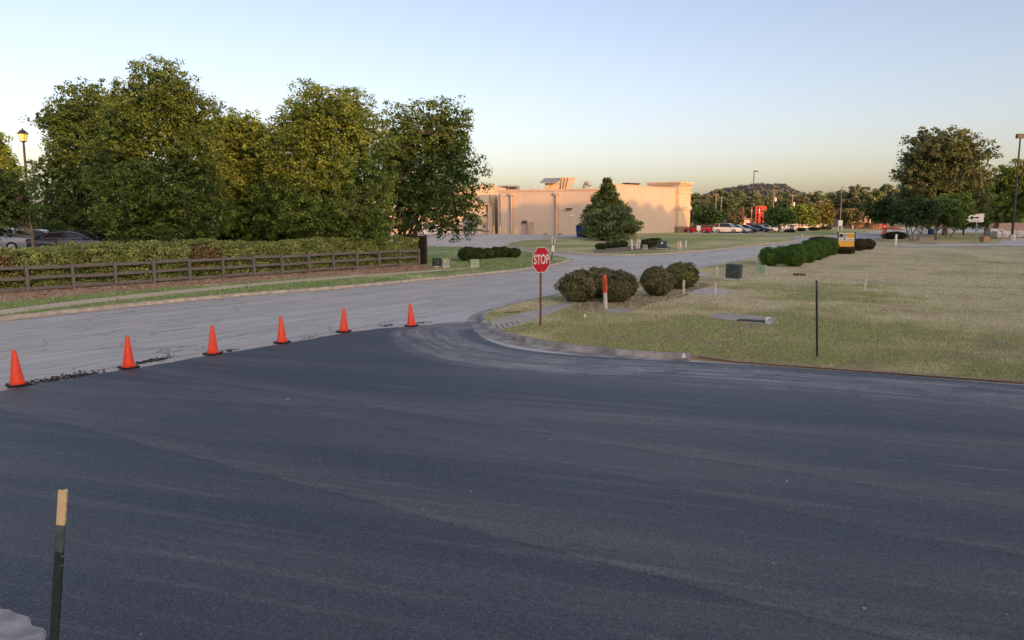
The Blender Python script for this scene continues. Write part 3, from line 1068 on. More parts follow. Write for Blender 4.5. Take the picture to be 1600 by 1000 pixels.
def crown_points(lobes, n_clumps, per, rc, shell=0.55, flat_z=0.75):
    """lobes: (centre, radii) ellipsoids; returns clump centres, leaf centres, leaf normals, clump ids"""
    vol = np.array([r[0] * r[1] * r[2] for c, r in lobes]) ** 0.75
    pick = rng.choice(len(lobes), n_clumps, p=vol / vol.sum())
    d = rng.normal(size=(n_clumps, 3))
    d /= np.linalg.norm(d, axis=1, keepdims=True)
    rr = shell + (1 - shell) * rng.random((n_clumps, 1)) ** 0.7
    # wobble so that the outline is uneven
    rr *= 0.90 + 0.22 * rng.random((n_clumps, 1)) ** 2
    Cc = np.array([lobes[k][0] for k in pick]) + d * rr * np.array([lobes[k][1] for k in pick])
    rcl = rc * rng.uniform(.55, 1.25, n_clumps)
    ids = np.repeat(np.arange(n_clumps), per)
    m = len(ids)
    e = rng.normal(size=(m, 3))
    e[:, 2] += 0.45
    e /= np.linalg.norm(e, axis=1, keepdims=True)
    q = rng.random((m, 1)) ** 0.45
    P = Cc[ids] + e * q * rcl[ids][:, None] * np.array([1, 1, flat_z])
    N = e + rng.normal(size=(m, 3)) * 0.55 + np.array([0, 0, 0.35])
    return Cc, P, N, ids


def limb_mesh(base, stems, targets, r0, n_limbs, twigs):
    mb = MB()
    ends = []
    for s in range(stems):
        a = 2 * math.pi * s / max(1, stems) + random.uniform(-.4, .4)
        k = 0.25 if stems > 1 else 0.0
        b0 = Vector(base) + Vector((math.cos(a), math.sin(a), 0)) * k
        sub = targets[rng.choice(len(targets), min(len(targets), max(2, n_limbs // stems)), replace=False)]
        zmid = float(np.median(targets[:, 2]))
        for j, t in enumerate(sub):
            t = Vector(t)
            fork = b0 + Vector((math.cos(a), math.sin(a), 0)) * k * 2.0 + Vector((0, 0, (zmid - b0.z) * (random.uniform(.34, .55) if stems == 1 else random.uniform(.18, .34))))
            mid = fork.lerp(t, .5) + Vector((random.uniform(-.3, .3), random.uniform(-.3, .3), (t.z - fork.z) * .12))
            rs = r0 * random.uniform(.75, 1.0) / (1.0 if stems == 1 else 1.5)
            pts = [b0 + Vector((0, 0, -.3)), b0 + Vector((0, 0, .15)), fork, fork.lerp(mid, .5), mid, t]
            rad = [rs * 1.3, rs, rs * .72, rs * .5, rs * .34, rs * .08]
            mb.tube(pts, rad, 7)
            ends += [fork, mid, mid.lerp(t, .5)]
    E = np.array([tuple(e) for e in ends])
    for t in targets[rng.choice(len(targets), min(len(targets), twigs), replace=False)]:
        i = int(np.argmin(((E - t) ** 2).sum(1) + np.where(E[:, 2] > t[2] + .3, 4, 0)))
        a = Vector(E[i])
        b = Vector(t)
        m = a.lerp(b, .5) + Vector((random.uniform(-.2, .2), random.uniform(-.2, .2), random.uniform(-.1, .25)))
        mb.tube([a, m, b], [r0 * .22, r0 * .14, r0 * .05], 4, cap=False)
    return mb


def tree(name, label, Y, x0, x1, y0, y1, trunk_px, base_py, pal, stems=1, r0=0.18, n_lobes=9, shape='round', group=None, leaf=None, dense=1.0, bark='bark', seed=0, kbias=0.0, cat='tree', zb=None, shell=.58):
    """A tree at distance Y whose crown fills the sight-line box; trunk and crown are its parts."""
    tl = up(x0, y0, Y)
    br = up(x1, y1, Y)
    b = up(trunk_px, base_py, Y)
    bz = gz(b.x, Y) if zb is None else zb
    root = thing(name, label, cat, (b.x, Y, bz), 0, group)
    cx = (tl.x + br.x) / 2 - b.x
    W = (br.x - tl.x) / 2
    zt, zbm = tl.z - bz, br.z - bz
    H = zt - zbm
    lobes = []
    if shape == 'round':
        for i in range(n_lobes):
            f = (i + .5) / n_lobes
            zz = zbm + H * (0.10 + 0.76 * f)
            rel = max(.36, (zz - zbm) / H)
            wid = W * 0.98 * math.sqrt(max(0.08, 1 - (abs(rel - .40) / .64) ** 2.8))
            a = i * 2.4 + seed
            rad = wid * random.uniform(.45, .6)
            off = max(0, wid - rad)
            lobes.append(((cx + math.cos(a) * off, math.sin(a) * off * .8, zz), (rad, rad * .9, min(rad * .8, H * .26))))
        lobes.append(((cx + random.uniform(-.1, .1) * W, 0, zbm + H * .80), (W * .52, W * .5, H * .20)))
        lobes.append(((cx - W * .36, 0, zbm + H * .68), (W * .38, W * .4, H * .20)))
        lobes.append(((cx + W * .38, 0, zbm + H * .66), (W * .38, W * .4, H * .20)))
        lobes.append(((cx, 0, zbm + H * .5), (W * .72, W * .65, H * .36)))
        lobes.append(((cx - W * .52, -W * .15, zbm + H * .34), (W * .44, W * .45, H * .30)))
        lobes.append(((cx, -W * .3, zbm + H * .22), (W * .6, W * .45, H * .20)))
        lobes.append(((cx + W * .52, W * .1, zbm + H * .36), (W * .44, W * .45, H * .32)))
    elif shape == 'cone':
        for i in range(n_lobes):
            f = i / (n_lobes - 1)
            zz = zbm + H * (.12 + .8 * f)
            w = W * (1 - .86 * f ** 1.25)
            for a in np.arange(0, 6.28, 1.3 if f < .6 else 2.1):
                a += i
                lobes.append(((cx + math.cos(a) * w * .55, math.sin(a) * w * .55, zz + random.uniform(-.03, .03) * H), (w * random.uniform(.4, .6), w * .5, H * random.uniform(.07, .11))))
    elif shape == 'umbrella':
        for i in range(n_lobes):
            a = i * 2.4 + seed
            o = W * .62 * math.sqrt((i + .5) / n_lobes)
            lobes.append(((cx + math.cos(a) * o, math.sin(a) * o, zbm + H * (.42 + .18 * (1 - o / W))), (W * .40, W * .40, H * .40)))
    ls = leaf or Y / 768.0 * 2.15
    px = Y / 768.0
    area = (2 * W / px) * (H / px)
    n_leaf = int(np.clip(area / (ls / px) ** 2 / .375 * 4.2 * dense, 1200, 100000))
    rc = max(W * .10, ls * 2.4)
    per = 34
    n_cl = max(60, n_leaf // per)
    Cc, P, N, ids = crown_points(lobes, n_cl, per, rc, shell)
    # keep inside the box, let some tips stick out
    P[:, 2] = np.minimum(P[:, 2], zt - .02 + rng.random(len(P)) * .25)
    kc = np.clip(rng.normal(.45 + kbias, .25, n_cl), 0, 1)
    k = np.clip(kc[ids] + rng.normal(0, .18, len(P)), 0, 1)
    cols = palette(len(P), pal[0], pal[1], k, .2)
    # big leaf masses inside the crown, inner shade put in as darker colour
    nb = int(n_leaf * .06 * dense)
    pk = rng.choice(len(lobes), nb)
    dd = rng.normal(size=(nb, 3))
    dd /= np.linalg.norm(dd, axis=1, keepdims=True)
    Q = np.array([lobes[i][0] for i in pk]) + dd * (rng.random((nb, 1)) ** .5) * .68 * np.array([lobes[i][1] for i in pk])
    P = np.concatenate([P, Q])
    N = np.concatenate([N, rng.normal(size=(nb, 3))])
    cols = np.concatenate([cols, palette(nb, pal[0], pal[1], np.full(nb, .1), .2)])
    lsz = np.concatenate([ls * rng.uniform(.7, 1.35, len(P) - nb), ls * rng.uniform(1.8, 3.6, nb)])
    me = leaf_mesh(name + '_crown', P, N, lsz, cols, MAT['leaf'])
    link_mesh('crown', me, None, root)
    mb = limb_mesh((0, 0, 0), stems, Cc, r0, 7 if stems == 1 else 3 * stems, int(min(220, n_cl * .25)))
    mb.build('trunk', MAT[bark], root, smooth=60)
    return root


def bush_mesh(name, rx, ry, rz, pal, ls, n, kb=0.0, squash=2.3, twig=0.0, seed=0, rough=.03, foot=1.0):
    """Clipped shrub standing on z = 0: leaf cover over a dark core."""
    d = rng.normal(size=(n, 3))
    d /= np.linalg.norm(d, axis=1, keepdims=True)
    # super-ellipsoid, its leaves gathered in small sprays
    nc = max(90, n // 26)
    dc = rng.normal(size=(nc, 3))
    dc /= np.linalg.norm(dc, axis=1, keepdims=True)
    ids = rng.integers(0, nc, n)
    rcl = rng.uniform(.07, .17, nc)
    d = dc[ids] + rng.normal(size=(n, 3)) * rcl[ids][:, None]
    d /= np.linalg.norm(d, axis=1, keepdims=True)
    q = (np.abs(d) ** squash).sum(1, keepdims=True) ** (-1 / squash)
    S = d * q
    lump = 1 + (.07 + 2.2 * rough) * (vnoise(S[:, 0] * 2 + S[:, 2], S[:, 1] * 2 - S[:, 2], .8, seed) - .5)
    off = rng.normal(.955, .055, nc)[ids] + np.where(rng.random(nc) < .08, rough * 1.5, 0)[ids]
    r = lump * (off + (rng.random(n) - .6) * .11 + rough * .5 * np.maximum(0, rng.normal(0, 1, n)))
    P = S * r[:, None] * np.array([rx, ry, rz]) + np.array([0, 0, rz * .98])
    P[:, :2] *= (foot + (1 - foot) * np.clip(P[:, 2:3] / (rz * 1.0), 0, 1) ** .8)
    keep = P[:, 2] > 0.04
    P, S = P[keep], S[keep]
    N = S + rng.normal(size=P.shape) * .6 + np.array([0, 0, .3])
    kc = np.clip(rng.normal(.45 + kb, .25, nc), 0, 1)[ids][keep]
    k = np.clip(kc + rng.normal(0, .18, len(P)), 0, 1)
    cols = palette(len(P), pal[0], pal[1], k, .2)
    if twig:
        t = rng.random(len(P)) < twig
        cols[t] = np.array([0.20, 0.14, 0.09]) * rng.uniform(.6, 1.3, (t.sum(), 1))
    lm = leaf_mesh(name + '_foliage', P, N, ls * rng.uniform(.7, 1.3, len(P)), cols, MAT['leaf'])
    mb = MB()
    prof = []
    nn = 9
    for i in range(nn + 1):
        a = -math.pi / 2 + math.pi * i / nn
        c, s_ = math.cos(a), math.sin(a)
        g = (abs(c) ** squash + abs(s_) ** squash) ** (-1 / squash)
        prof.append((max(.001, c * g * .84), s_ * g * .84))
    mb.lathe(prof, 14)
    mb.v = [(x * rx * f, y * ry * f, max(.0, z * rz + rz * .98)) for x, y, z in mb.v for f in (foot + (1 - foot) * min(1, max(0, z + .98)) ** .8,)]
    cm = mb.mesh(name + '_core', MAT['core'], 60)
    return lm, cm


def bush(name, label, loc, dims, pal, ls, n, group=None, rz=0.0, meshes=None, kb=0.0, squash=2.3, twig=0.0, cat='shrub', stem=False, seed=0, rough=.03, foot=1.0):
    lm, cm = meshes or bush_mesh(name, dims[0], dims[1], dims[2], pal, ls, n, kb, squash, twig, seed, rough, foot)
    root = thing(name, label, cat, loc, rz, group)
    link_mesh('foliage', lm, None, root)
    link_mesh('inner_core', cm, None, root)
    return root


# ------------------------------------------------------------------ hedge, fence, trees on the left
def make_hedge():
    L0, L1 = -24.0, FL + .3
    W0, W1 = 0.35, 2.9
    H = 1.98
    root = thing('hedge', 'long clipped hedge of small yellow-green leaves behind the dark rail fence', 'hedge', (0, 0, 0))
    n = 90000
    s = rng.uniform(L0, L1, n)
    # sample along the arc of a rounded section
    per_front, per_top = H - .35, W1 - W0
    t = rng.random(n)
    a = np.where(t < .55, 0, 1)
    u = rng.random(n)
    ac = np.where(a == 0, W0 + .12 * u, W0 + u * (W1 - W0))
    zz = np.where(a == 0, 0.08 + u * (H - .2), H)
    # end face
    end = rng.random(n) < .06
    ac = np.where(end, W0 + rng.random(n) * (W1 - W0), ac)
    zz = np.where(end, rng.random(n) * H, zz)
    s = np.where(end, L1 - .05 * rng.random(n), s)
    # round the front shoulder
    sh = np.clip((.45 - (ac - W0)) / .45, 0, 1)
    zz = np.where((a == 1) & ~end, zz - .28 * sh ** 2, zz)
    e1 = np.clip((s - (L1 - .9)) / .9, 0, 1)
    zz = zz - np.where(a == 1, .25 * e1 ** 2, 0)
    lump = (vnoise(s, zz + ac, 1.3, 2) - .5) * .30 + (vnoise(s, zz * 2 + ac * 2, .45, 4) - .5) * .22
    topv = (vnoise(s, 0 * s, 3.5, 8) - .5) * .30 + (vnoise(s, 0 * s, 1.1, 18) - .5) * .16
    jit = rng.normal(0, .045, n)
    px = F0[0] + FD[0] * s + FN[0] * (ac - np.where(a == 0, lump + jit, 0))
    py = F0[1] + FD[1] * s + FN[1] * (ac - np.where(a == 0, lump + jit, 0))
    zz = zz + np.where(a == 1, lump + jit + topv, topv * zz / H)
    P = np.column_stack([px, py, zz + .05])
    nf = np.array([-FN[0], -FN[1], .35])
    N = np.where((a == 0)[:, None], nf[None], np.array([[-FN[0] * .3, -FN[1] * .3, 1.0]])) + rng.normal(0, .55, (n, 3))
    k = np.clip(vnoise(s, zz * 1.5 + ac, .5, 6) * .6 + rng.normal(.15, .25, n), 0, 1)
    cols = palette(n, (0.16, 0.21, 0.05), (0.58, 0.66, 0.23), k, .22)
    dk = rng.random(n) < .22
    cols[dk] *= .55
    # two scorched, brown patches
    for (s0, w) in ((flat_s(325), 1.25), (flat_s(6), .8)):
        m = np.exp(-((s - s0) / w) ** 2 - ((zz - 1.35) / .9) ** 2) * (vnoise(s, zz + ac, .35, 12) * .7 + .6) > .55
        m &= rng.random(n) < .8
        cols[m] = palette(int(m.sum()), (0.15, 0.085, 0.045), (0.33, 0.22, 0.12), None, .2)
    link_mesh('foliage', leaf_mesh('hedge_foliage', P, N, .105 * rng.uniform(.7, 1.3, n), cols, MAT['leaf'], .7), None, root)
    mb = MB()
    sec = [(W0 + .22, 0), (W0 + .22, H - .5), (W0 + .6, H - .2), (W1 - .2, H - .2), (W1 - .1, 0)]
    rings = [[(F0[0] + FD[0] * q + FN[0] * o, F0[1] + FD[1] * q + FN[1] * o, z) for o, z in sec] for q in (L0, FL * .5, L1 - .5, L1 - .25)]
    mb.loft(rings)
    mb.build('inner_core', MAT['core'], root)  # solid dark core added inside the hedge to block light


def flat_s(px):
    # position along the fence under a picture column
    best = min(np.arange(-24, FL, .1), key=lambda s: abs(800 + 1200 * (F0 + FD * s)[0] / ((F0 + FD * s)[1] * cp + CAMZ * sp) - px))
    return float(best)


make_hedge()

fence = thing('rail_fence', 'weathered dark three-rail timber fence in front of the clipped hedge', 'fence', (F0[0], F0[1], 0), math.atan2(FD[1], FD[0]))
BAY = FL / 13
pm = MB().box((0, 0, .66), (.13, .12, 1.32)).mesh('fence_post', MAT['fence'])
rm = MB().box((0, 0, 0), (BAY - .02, .045, .15)).mesh('fence_rail', MAT['fence'])
for i in range(-6, 14):
    p = link_mesh('post', pm, None, fence)
    p.location = (i * BAY, 0, random.uniform(-.02, .02))
    p.rotation_euler = (R(random.uniform(-.8, .8)), R(random.uniform(-1.0, 1.0)), 0)
    if i < 13:
        for z in (.27, .73, 1.20):
            r = link_mesh('rail', rm, None, fence)
            r.location = ((i + .5) * BAY, .085, z + random.uniform(-.028, .022))
            r.rotation_euler = (R(random.uniform(-3, 3)), R(random.uniform(-.8, .8)), R(random.uniform(-.4, .4)))

# dark timber screen behind the end of the hedge
scr = thing('timber_screen', 'dark brown upright timber screen at the end of the hedge', 'fence', (*(F1 + FD * .95 + FN * .3), 0.1), math.atan2(FN[1], FN[0]))
bm_ = MB().box((0, 0, 1.06), (.30, .05, 2.12)).mesh('screen_board', MAT['timber'])
for i in range(9):
    o = link_mesh('board', bm_, None, scr)
    o.location = (.16 + i * .315, random.uniform(-.01, .01), random.uniform(-.03, .03))
MB().box((-.09, 0, 1.08), (.16, .16, 2.2)).build('post', MAT['timber'], scr)
MB().box((1.4, .06, .5), (2.8, .06, .1)).box((1.4, .06, 1.7), (2.8, .06, .1)).build('crossbar', MAT['timber'], scr)

LEFT = 'large maples behind the clipped hedge'
tree('maple_tree', 'golden sunlit maple beyond the amber street lantern', 72, -90, 46, 200, 352, -10, 385, OLIVE, 1, .2, kbias=.1, group=LEFT, seed=1)
tree('maple_tree', 'low dark green maple crown over the silver saloon car', 45, -95, 66, 262, 366, 52, 385, GREEN, 1, .13, dense=1.4, group=LEFT, seed=2)
tree('maple_tree', 'broad dark maple rising just beside the amber street lantern', 53, 36, 240, 122, 378, 135, 380, GREEN, 1, .2, group=LEFT, seed=3, n_lobes=10)
tree('maple_tree', 'tallest maple, with several spreading stems over the hedge', 47, 122, 372, 90, 388, 234, 382, ((0.068, 0.125, 0.03), (0.25, 0.34, 0.08)), 4, .2, group=LEFT, seed=4, n_lobes=12)
tree('maple_tree', 'golden maple with a grey trunk above the scorched hedge patch', 58, 296, 470, 166, 374, 338, 378, OLIVE, 1, .2, group=LEFT, seed=5, kbias=.1, dense=1.4, n_lobes=11)
tree('maple_tree', 'golden green full maple with low boughs touching the hedge', 54, 384, 632, 120, 392, 472, 382, ((0.085, 0.145, 0.032), (0.33, 0.43, 0.09)), 2, .2, group=LEFT, seed=6, n_lobes=12, kbias=.08)
tree('maple_tree', 'open maple with fanned bare stems beside the timber screen', 61, 552, 770, 153, 372, 634, 382, ((0.058, 0.112, 0.028), (0.19, 0.275, 0.07)), 7, .2, group=LEFT, seed=7, n_lobes=11, dense=.85)

# dark shrubs in the shade behind the hedge
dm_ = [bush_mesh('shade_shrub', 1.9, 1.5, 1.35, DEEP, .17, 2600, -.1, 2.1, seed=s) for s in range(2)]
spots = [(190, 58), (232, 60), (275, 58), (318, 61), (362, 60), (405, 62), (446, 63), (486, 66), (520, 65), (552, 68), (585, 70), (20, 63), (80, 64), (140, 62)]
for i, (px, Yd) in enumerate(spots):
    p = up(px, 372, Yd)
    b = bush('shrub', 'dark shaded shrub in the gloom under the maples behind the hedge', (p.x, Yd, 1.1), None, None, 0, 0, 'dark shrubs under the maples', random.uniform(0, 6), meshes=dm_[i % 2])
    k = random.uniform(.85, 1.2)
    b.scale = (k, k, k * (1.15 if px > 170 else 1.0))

# ------------------------------------------------------------------ traffic cones
cone = thing('traffic_cone', 'x', 'traffic cone', (0, 0, 0), 0, 'orange traffic cones along the edge of the fresh asphalt')
MB().lathe([(.150, .03), (.150, .062), (.128, .075), (.038, .695), (.030, .71), (.018, .712)], 20).build('cone_body', MAT['orange'], cone, 35)
MB().prism([(-.19, -.15), (-.15, -.19), (.15, -.19), (.19, -.15), (.19, .15), (.15, .19), (-.15, .19), (-.19, .15)], 0, .032).build('base', MAT['rubber'], cone)
sm_ = MB()
sm_.add([(-.006, -.1285, .08), (.006, -.1285, .08), (.004, -.041, .68), (-.004, -.041, .68), (0, -.133, .08), (0, -.0445, .68)], [(0, 4, 5, 3), (4, 1, 2, 5), (0, 1, 4), (3, 5, 2)])
sm_.build('moulding_sheen', MAT['orange_pale'], cone)  # highlight line down the cone, put in as a paler colour
cl = ['orange traffic cone farthest from the stop sign, by crumbled asphalt',
      'orange traffic cone second farthest from the stop sign, next to black crumbs',
      'orange traffic cone third farthest from the stop sign',
      'orange traffic cone third nearest the stop sign',
      'orange traffic cone second nearest the stop sign',
      'orange traffic cone nearest the stop sign and kerb corner']
for i, (px, py) in enumerate([(22, 606), (197, 578), (330, 556), (439, 538), (536, 520.5), (642, 511.5)]):
    c = cone if i == 0 else copy_tree(cone)
    p = at(px, py)
    c.location = (p.x, p.y + .12, .027)
    c.rotation_euler = (0, 0, math.atan2(-p.x, p.y) * -1 + R(random.uniform(-16, 14)))
    c['label'] = cl[i]
    for ch in c.children:
        if ch.name.startswith(('cone_body', 'moulding')):
            ch.rotation_euler = (R((1.2, -.8, .5, 1.6, -1.1, .4)[i]), R((-1.4, .9, 1.8, -.6, 1.0, -1.7)[i]), 0)

# crumbs and grit along the cut
mb = MB()
mb2 = MB()


def crumb(mb, x, y, s, z=0.005):
    a = random.uniform(0, 6.28)
    h = s * random.uniform(.35, .8)
    pts = [(x + math.cos(a + k * 1.571 + random.uniform(-.4, .4)) * s * random.uniform(.6, 1.1), y + math.sin(a + k * 1.571) * s * random.uniform(.6, 1.1), z) for k in range(4)]
    mb.add(pts + [(x + random.uniform(-.3, .3) * s, y + random.uniform(-.3, .3) * s, z + h)], [(0, 1, 4), (1, 2, 4), (2, 3, 4), (3, 0, 4)])


for (pa, pb, n, w) in (((46, 603), (128, 587), 420, .3), ((96, 593), (150, 585), 160, .2), ((215, 568), (258, 561), 170, .16), ((350, 550), (362, 548), 40, .12), ((596, 511), (612, 508), 45, .13), ((652, 505.5), (666, 504.5), 40, .12), ((470, 530), (500, 525), 26, .15)):
    a, b = at(*pa), at(*pb)
    for _ in range(n):
        t = random.random()
        p = a.lerp(b, t)
        crumb(mb, p.x + random.gauss(0, w * .6), p.y + random.gauss(0, w) + .08, random.uniform(.012, .045))
for _ in range(1500):
    k = random.random() * (len(edge) - 2)
    i = int(k) + 1
    a = edge[i] + (edge[i + 1] - edge[i]) * (k - int(k)) if i + 1 < len(edge) else edge[i]
    crumb(mb2, a[0] + random.gauss(0, .15), a[1] + abs(random.gauss(.06, .16)), random.uniform(.006, .02))
tag(mb.build('asphalt_crumbs', MAT['crumb']), kind='stuff')
tag(mb2.build('loose_grit', MAT['pebble']), kind='stuff')
mb = MB()
for px, py in [(258, 633), (447, 626), (320, 690), (500, 723), (735, 771), (440, 744), (1208, 884), (1133, 635), (1346, 652), (1431, 644), (1573, 965), (1229, 755), (1315, 668), (1020, 660), (860, 690), (1350, 955), (220, 996), (940, 640), (660, 800)]:
    p = at(px, py)
    crumb(mb, p.x, p.y, random.uniform(.012, .03), .027)
    if px == 447:
        for _ in range(4):
            crumb(mb, p.x + random.uniform(-.06, .06), p.y + random.uniform(-.05, .05), .02, .027)
tag(mb.build('litter_specks', MAT['pebble']), kind='stuff')


# ------------------------------------------------------------------ signs
def octagon(r, y):
    return [(r * math.sin(R(22.5 + 45 * k)), y, r * math.cos(R(22.5 + 45 * k))) for k in range(8)]


def oct_plate(r, y0, y1):
    mb = MB()
    a, b = octagon(r, y0), octagon(r, y1)
    mb.add(a + b, [tuple(range(8)), tuple(range(8, 16))[::-1]] + [(i, 8 + i, 8 + (i + 1) % 8, (i + 1) % 8) for i in range(8)])
    return mb


p = at(845.5, 510, .115)
ps = Vector((p.x, p.y, p.z))
top = up(846.5, 386, ps.y).z - ps.z
stop = thing('stop_sign', 'red octagonal STOP sign on a rusty post at the kerb corner', 'stop sign', ps, R(44))
rs = .415
zc = top - rs * math.cos(R(22.5))
mb = MB()
mb.box((0, .018, top / 2), (.05, .006, top - .03)).box((-.026, .03, top / 2), (.006, .03, top - .03)).box((.026, .03, top / 2), (.006, .03, top - .03))
mb.build('post', MAT['rust'], stop)
for nm, r, y0, y1, m in (('sign_panel', rs, .010, .013, 'steel'), ('border', rs, .006, .009, 'white'), ('sign_face', rs - .022, .003, .0055, 'red')):
    o = oct_plate(r, y0, y1).build(nm, MAT[m], stop)
    o.location = (0, 0, zc)
lettering('lettering', 'STOP', .285, MAT['white'], stop, (0, -.001, zc), (math.pi / 2, 0, 0), .70, .010)
for z in (zc - .28, zc + .28):
    MB().tube([(0, -.003, z), (0, .004, z)], .012, 8).build('bolt', MAT['steel'], stop)

# the other sign, seen from behind across the road
p = at(861, 408, .115)
p2 = up(852, 367, p.y)
s2 = thing('road_sign', 'back of a small octagonal sign with white plate on a leaning post', 'road sign', p, R(180 + 58))
hh = p2.z - p.z
lean = Matrix.Rotation(math.atan2(p2.x - p.x, hh), 4, 'Y')
inner = [MB().box((0, .02, hh / 2), (.05, .05, hh)).build('post', MAT['dark'], s2)]
o = oct_plate(.38, -.006, .002).build('sign_panel', M('bare_aluminium', (0.62, 0.56, 0.50), None, 4, .5), s2)
o.location = (0, 0, hh - .36)
inner.append(o)
o = oct_plate(.39, -.012, -.008).build('sign_face', MAT['red'], s2)
o.location = (0, 0, hh - .36)
inner.append(o)
inner.append(MB().box((0, .05, hh - 1.05), (.42, .006, .5)).build('plate', MAT['white'], s2))
s2.rotation_euler = (0, math.atan2(p2.x - p.x, hh), R(180 + 58))

# for-sale board
pb = at(1334, 397, .115)
d = pb.y
a1, a2 = up(1307, 386, d), up(1334, 364, d)
wS, hS = a2.x - a1.x, a2.z - a1.z
zb_ = a1.z - pb.z
fs = thing('sale_sign', 'yellow and white for-sale board on black posts behind the green bush row', 'sign', (pb.x - wS / 2, d, pb.z), R(4))
k = wS
MB().box((0, 0, zb_ + hS / 2), (wS, .03, hS)).build('sign_board', MAT['white'], fs)
for s in (-1, 1):
    MB().box((s * (wS / 2 + .045), 0, (zb_ + hS + .05) / 2), (.09, .09, zb_ + hS + .1)).build('post', MAT['black'], fs)
yf = -.018
MB().box((-wS * .34, yf, zb_ + hS * .79), (wS * .25, .006, hS * .28)).build('logo_block', MAT['black'], fs)
MB().box((-wS * .34, yf - .004, zb_ + hS * .70), (wS * .19, .003, hS * .045)).build('logo_wordmark', MAT['white'], fs)
MB().box((-wS * .12, yf, zb_ + hS * .74), (wS * .13, .004, hS * .42)).build('stripe', MAT['blueink'], fs)
MB().box((wS * .235, yf, zb_ + hS * .80), (wS * .46, .006, hS * .34)).build('yellow_panel', MAT['yellow'], fs)
lettering('lettering', 'FOR SALE', hS * .17, MAT['brownink'], fs, (wS * .235, yf - .006, zb_ + hS * .80), (math.pi / 2, 0, 0), .78, .008)
MB().box((0, yf, zb_ + hS * .225), (wS * .99, .006, hS * .40)).build('yellow_panel', MAT['yellow'], fs)
mb = MB()
for i, w in enumerate((.09, .07, .10, .08, .06, .11, .10, .12)):
    mb.box((-wS * .40 + i * wS * .112, yf - .002, zb_ + hS * .505), (wS * w * .8, .004, hS * .07))
tag(mb.build('lettering', MAT['dark'], fs), kind='stuff')
mb = MB()
for i in range(6):
    mb.box((-wS * .17 + i * wS * .07, yf - .005, zb_ + hS * .375), (wS * .05, .003, hS * .045))
tag(mb.build('lettering', MAT['brownink'], fs), kind='stuff')
MB().box((0, yf - .002, zb_ + hS * .025), (wS * .99, .006, hS * .05)).build('red_edge', MAT['redink'], fs)


# ------------------------------------------------------------------ steel T posts
def tpost(name, label, P0, P1, wdir, wid, tip, fade, web=.035):
    P0, P1 = Vector(P0), Vector(P1)
    ax = (P1 - P0)
    L = ax.length
    zq = ax.normalized()
    xq = (Vector(wdir) - zq * Vector(wdir).dot(zq)).normalized()
    yq = zq.cross(xq)
    root = thing(name, label, 'fence post', P0)
    root.rotation_euler = Matrix((xq, yq, zq)).transposed().to_euler()
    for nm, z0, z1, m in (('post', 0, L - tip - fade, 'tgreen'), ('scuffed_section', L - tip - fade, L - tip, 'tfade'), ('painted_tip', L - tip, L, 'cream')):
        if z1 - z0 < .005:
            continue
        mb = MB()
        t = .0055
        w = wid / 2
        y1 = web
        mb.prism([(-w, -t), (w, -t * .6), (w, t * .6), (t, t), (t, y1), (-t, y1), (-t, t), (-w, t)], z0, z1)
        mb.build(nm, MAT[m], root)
    n = int(L / .054)
    for i in range(n):
        z = L - .01 - i * .054
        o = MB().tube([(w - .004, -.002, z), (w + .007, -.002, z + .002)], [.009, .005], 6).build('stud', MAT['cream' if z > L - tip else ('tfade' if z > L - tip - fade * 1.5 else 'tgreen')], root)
    return root


q1 = up(98, 766, 4.3)
q0 = up(84, 1002, 4.22)
dq = (q0 - q1)
q0 = q1 + dq * ((q1.z + .2) / -dq.z)
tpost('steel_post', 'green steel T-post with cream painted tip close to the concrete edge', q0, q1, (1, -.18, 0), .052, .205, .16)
b = at(1277, 557, .115)
t_ = up(1276, 436, b.y)
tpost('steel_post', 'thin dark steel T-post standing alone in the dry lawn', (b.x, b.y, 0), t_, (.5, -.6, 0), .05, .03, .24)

# ------------------------------------------------------------------ furniture on the lawn by the corner
BS = 'clipped brownish shrubs by the kerb corner'
for px, py, w, h, lab, s in ((905, 474, 64, 46, 'clipped brownish shrub nearest the stop sign', 1), (936, 467, 60, 44, 'clipped shrub at the back, between two nearer ones by the orange-capped marker', 2),
                             (964, 474, 58, 45, 'clipped shrub just beside the orange-capped marker post', 3), (1026, 464, 50, 42, 'smaller clipped shrub, narrow at its foot, beyond the marker post', 4),
                             (1064, 453, 48, 38, 'greener clipped shrub nearest the pale concrete slab', 5)):
    p = at(px, py, .115)
    sc_ = p.y / 1200
    rx, rz = w / 2 * sc_ * 1.02, h / 2 * sc_ * 1.03
    p.y += rx * .6
    p.x += rx * .6 * p.x / p.y
    bush('shrub', lab, p, (rx, rx * .95, rz * 1.04), ((0.125, 0.145, 0.058), (0.38, 0.37, 0.18)) if s != 5 else ((0.11, 0.15, 0.045), (0.32, 0.38, 0.115)), .085, 9500, BS, s, squash=2.3, twig=.25, kb=.05, seed=s, rough=.075, foot=.55)

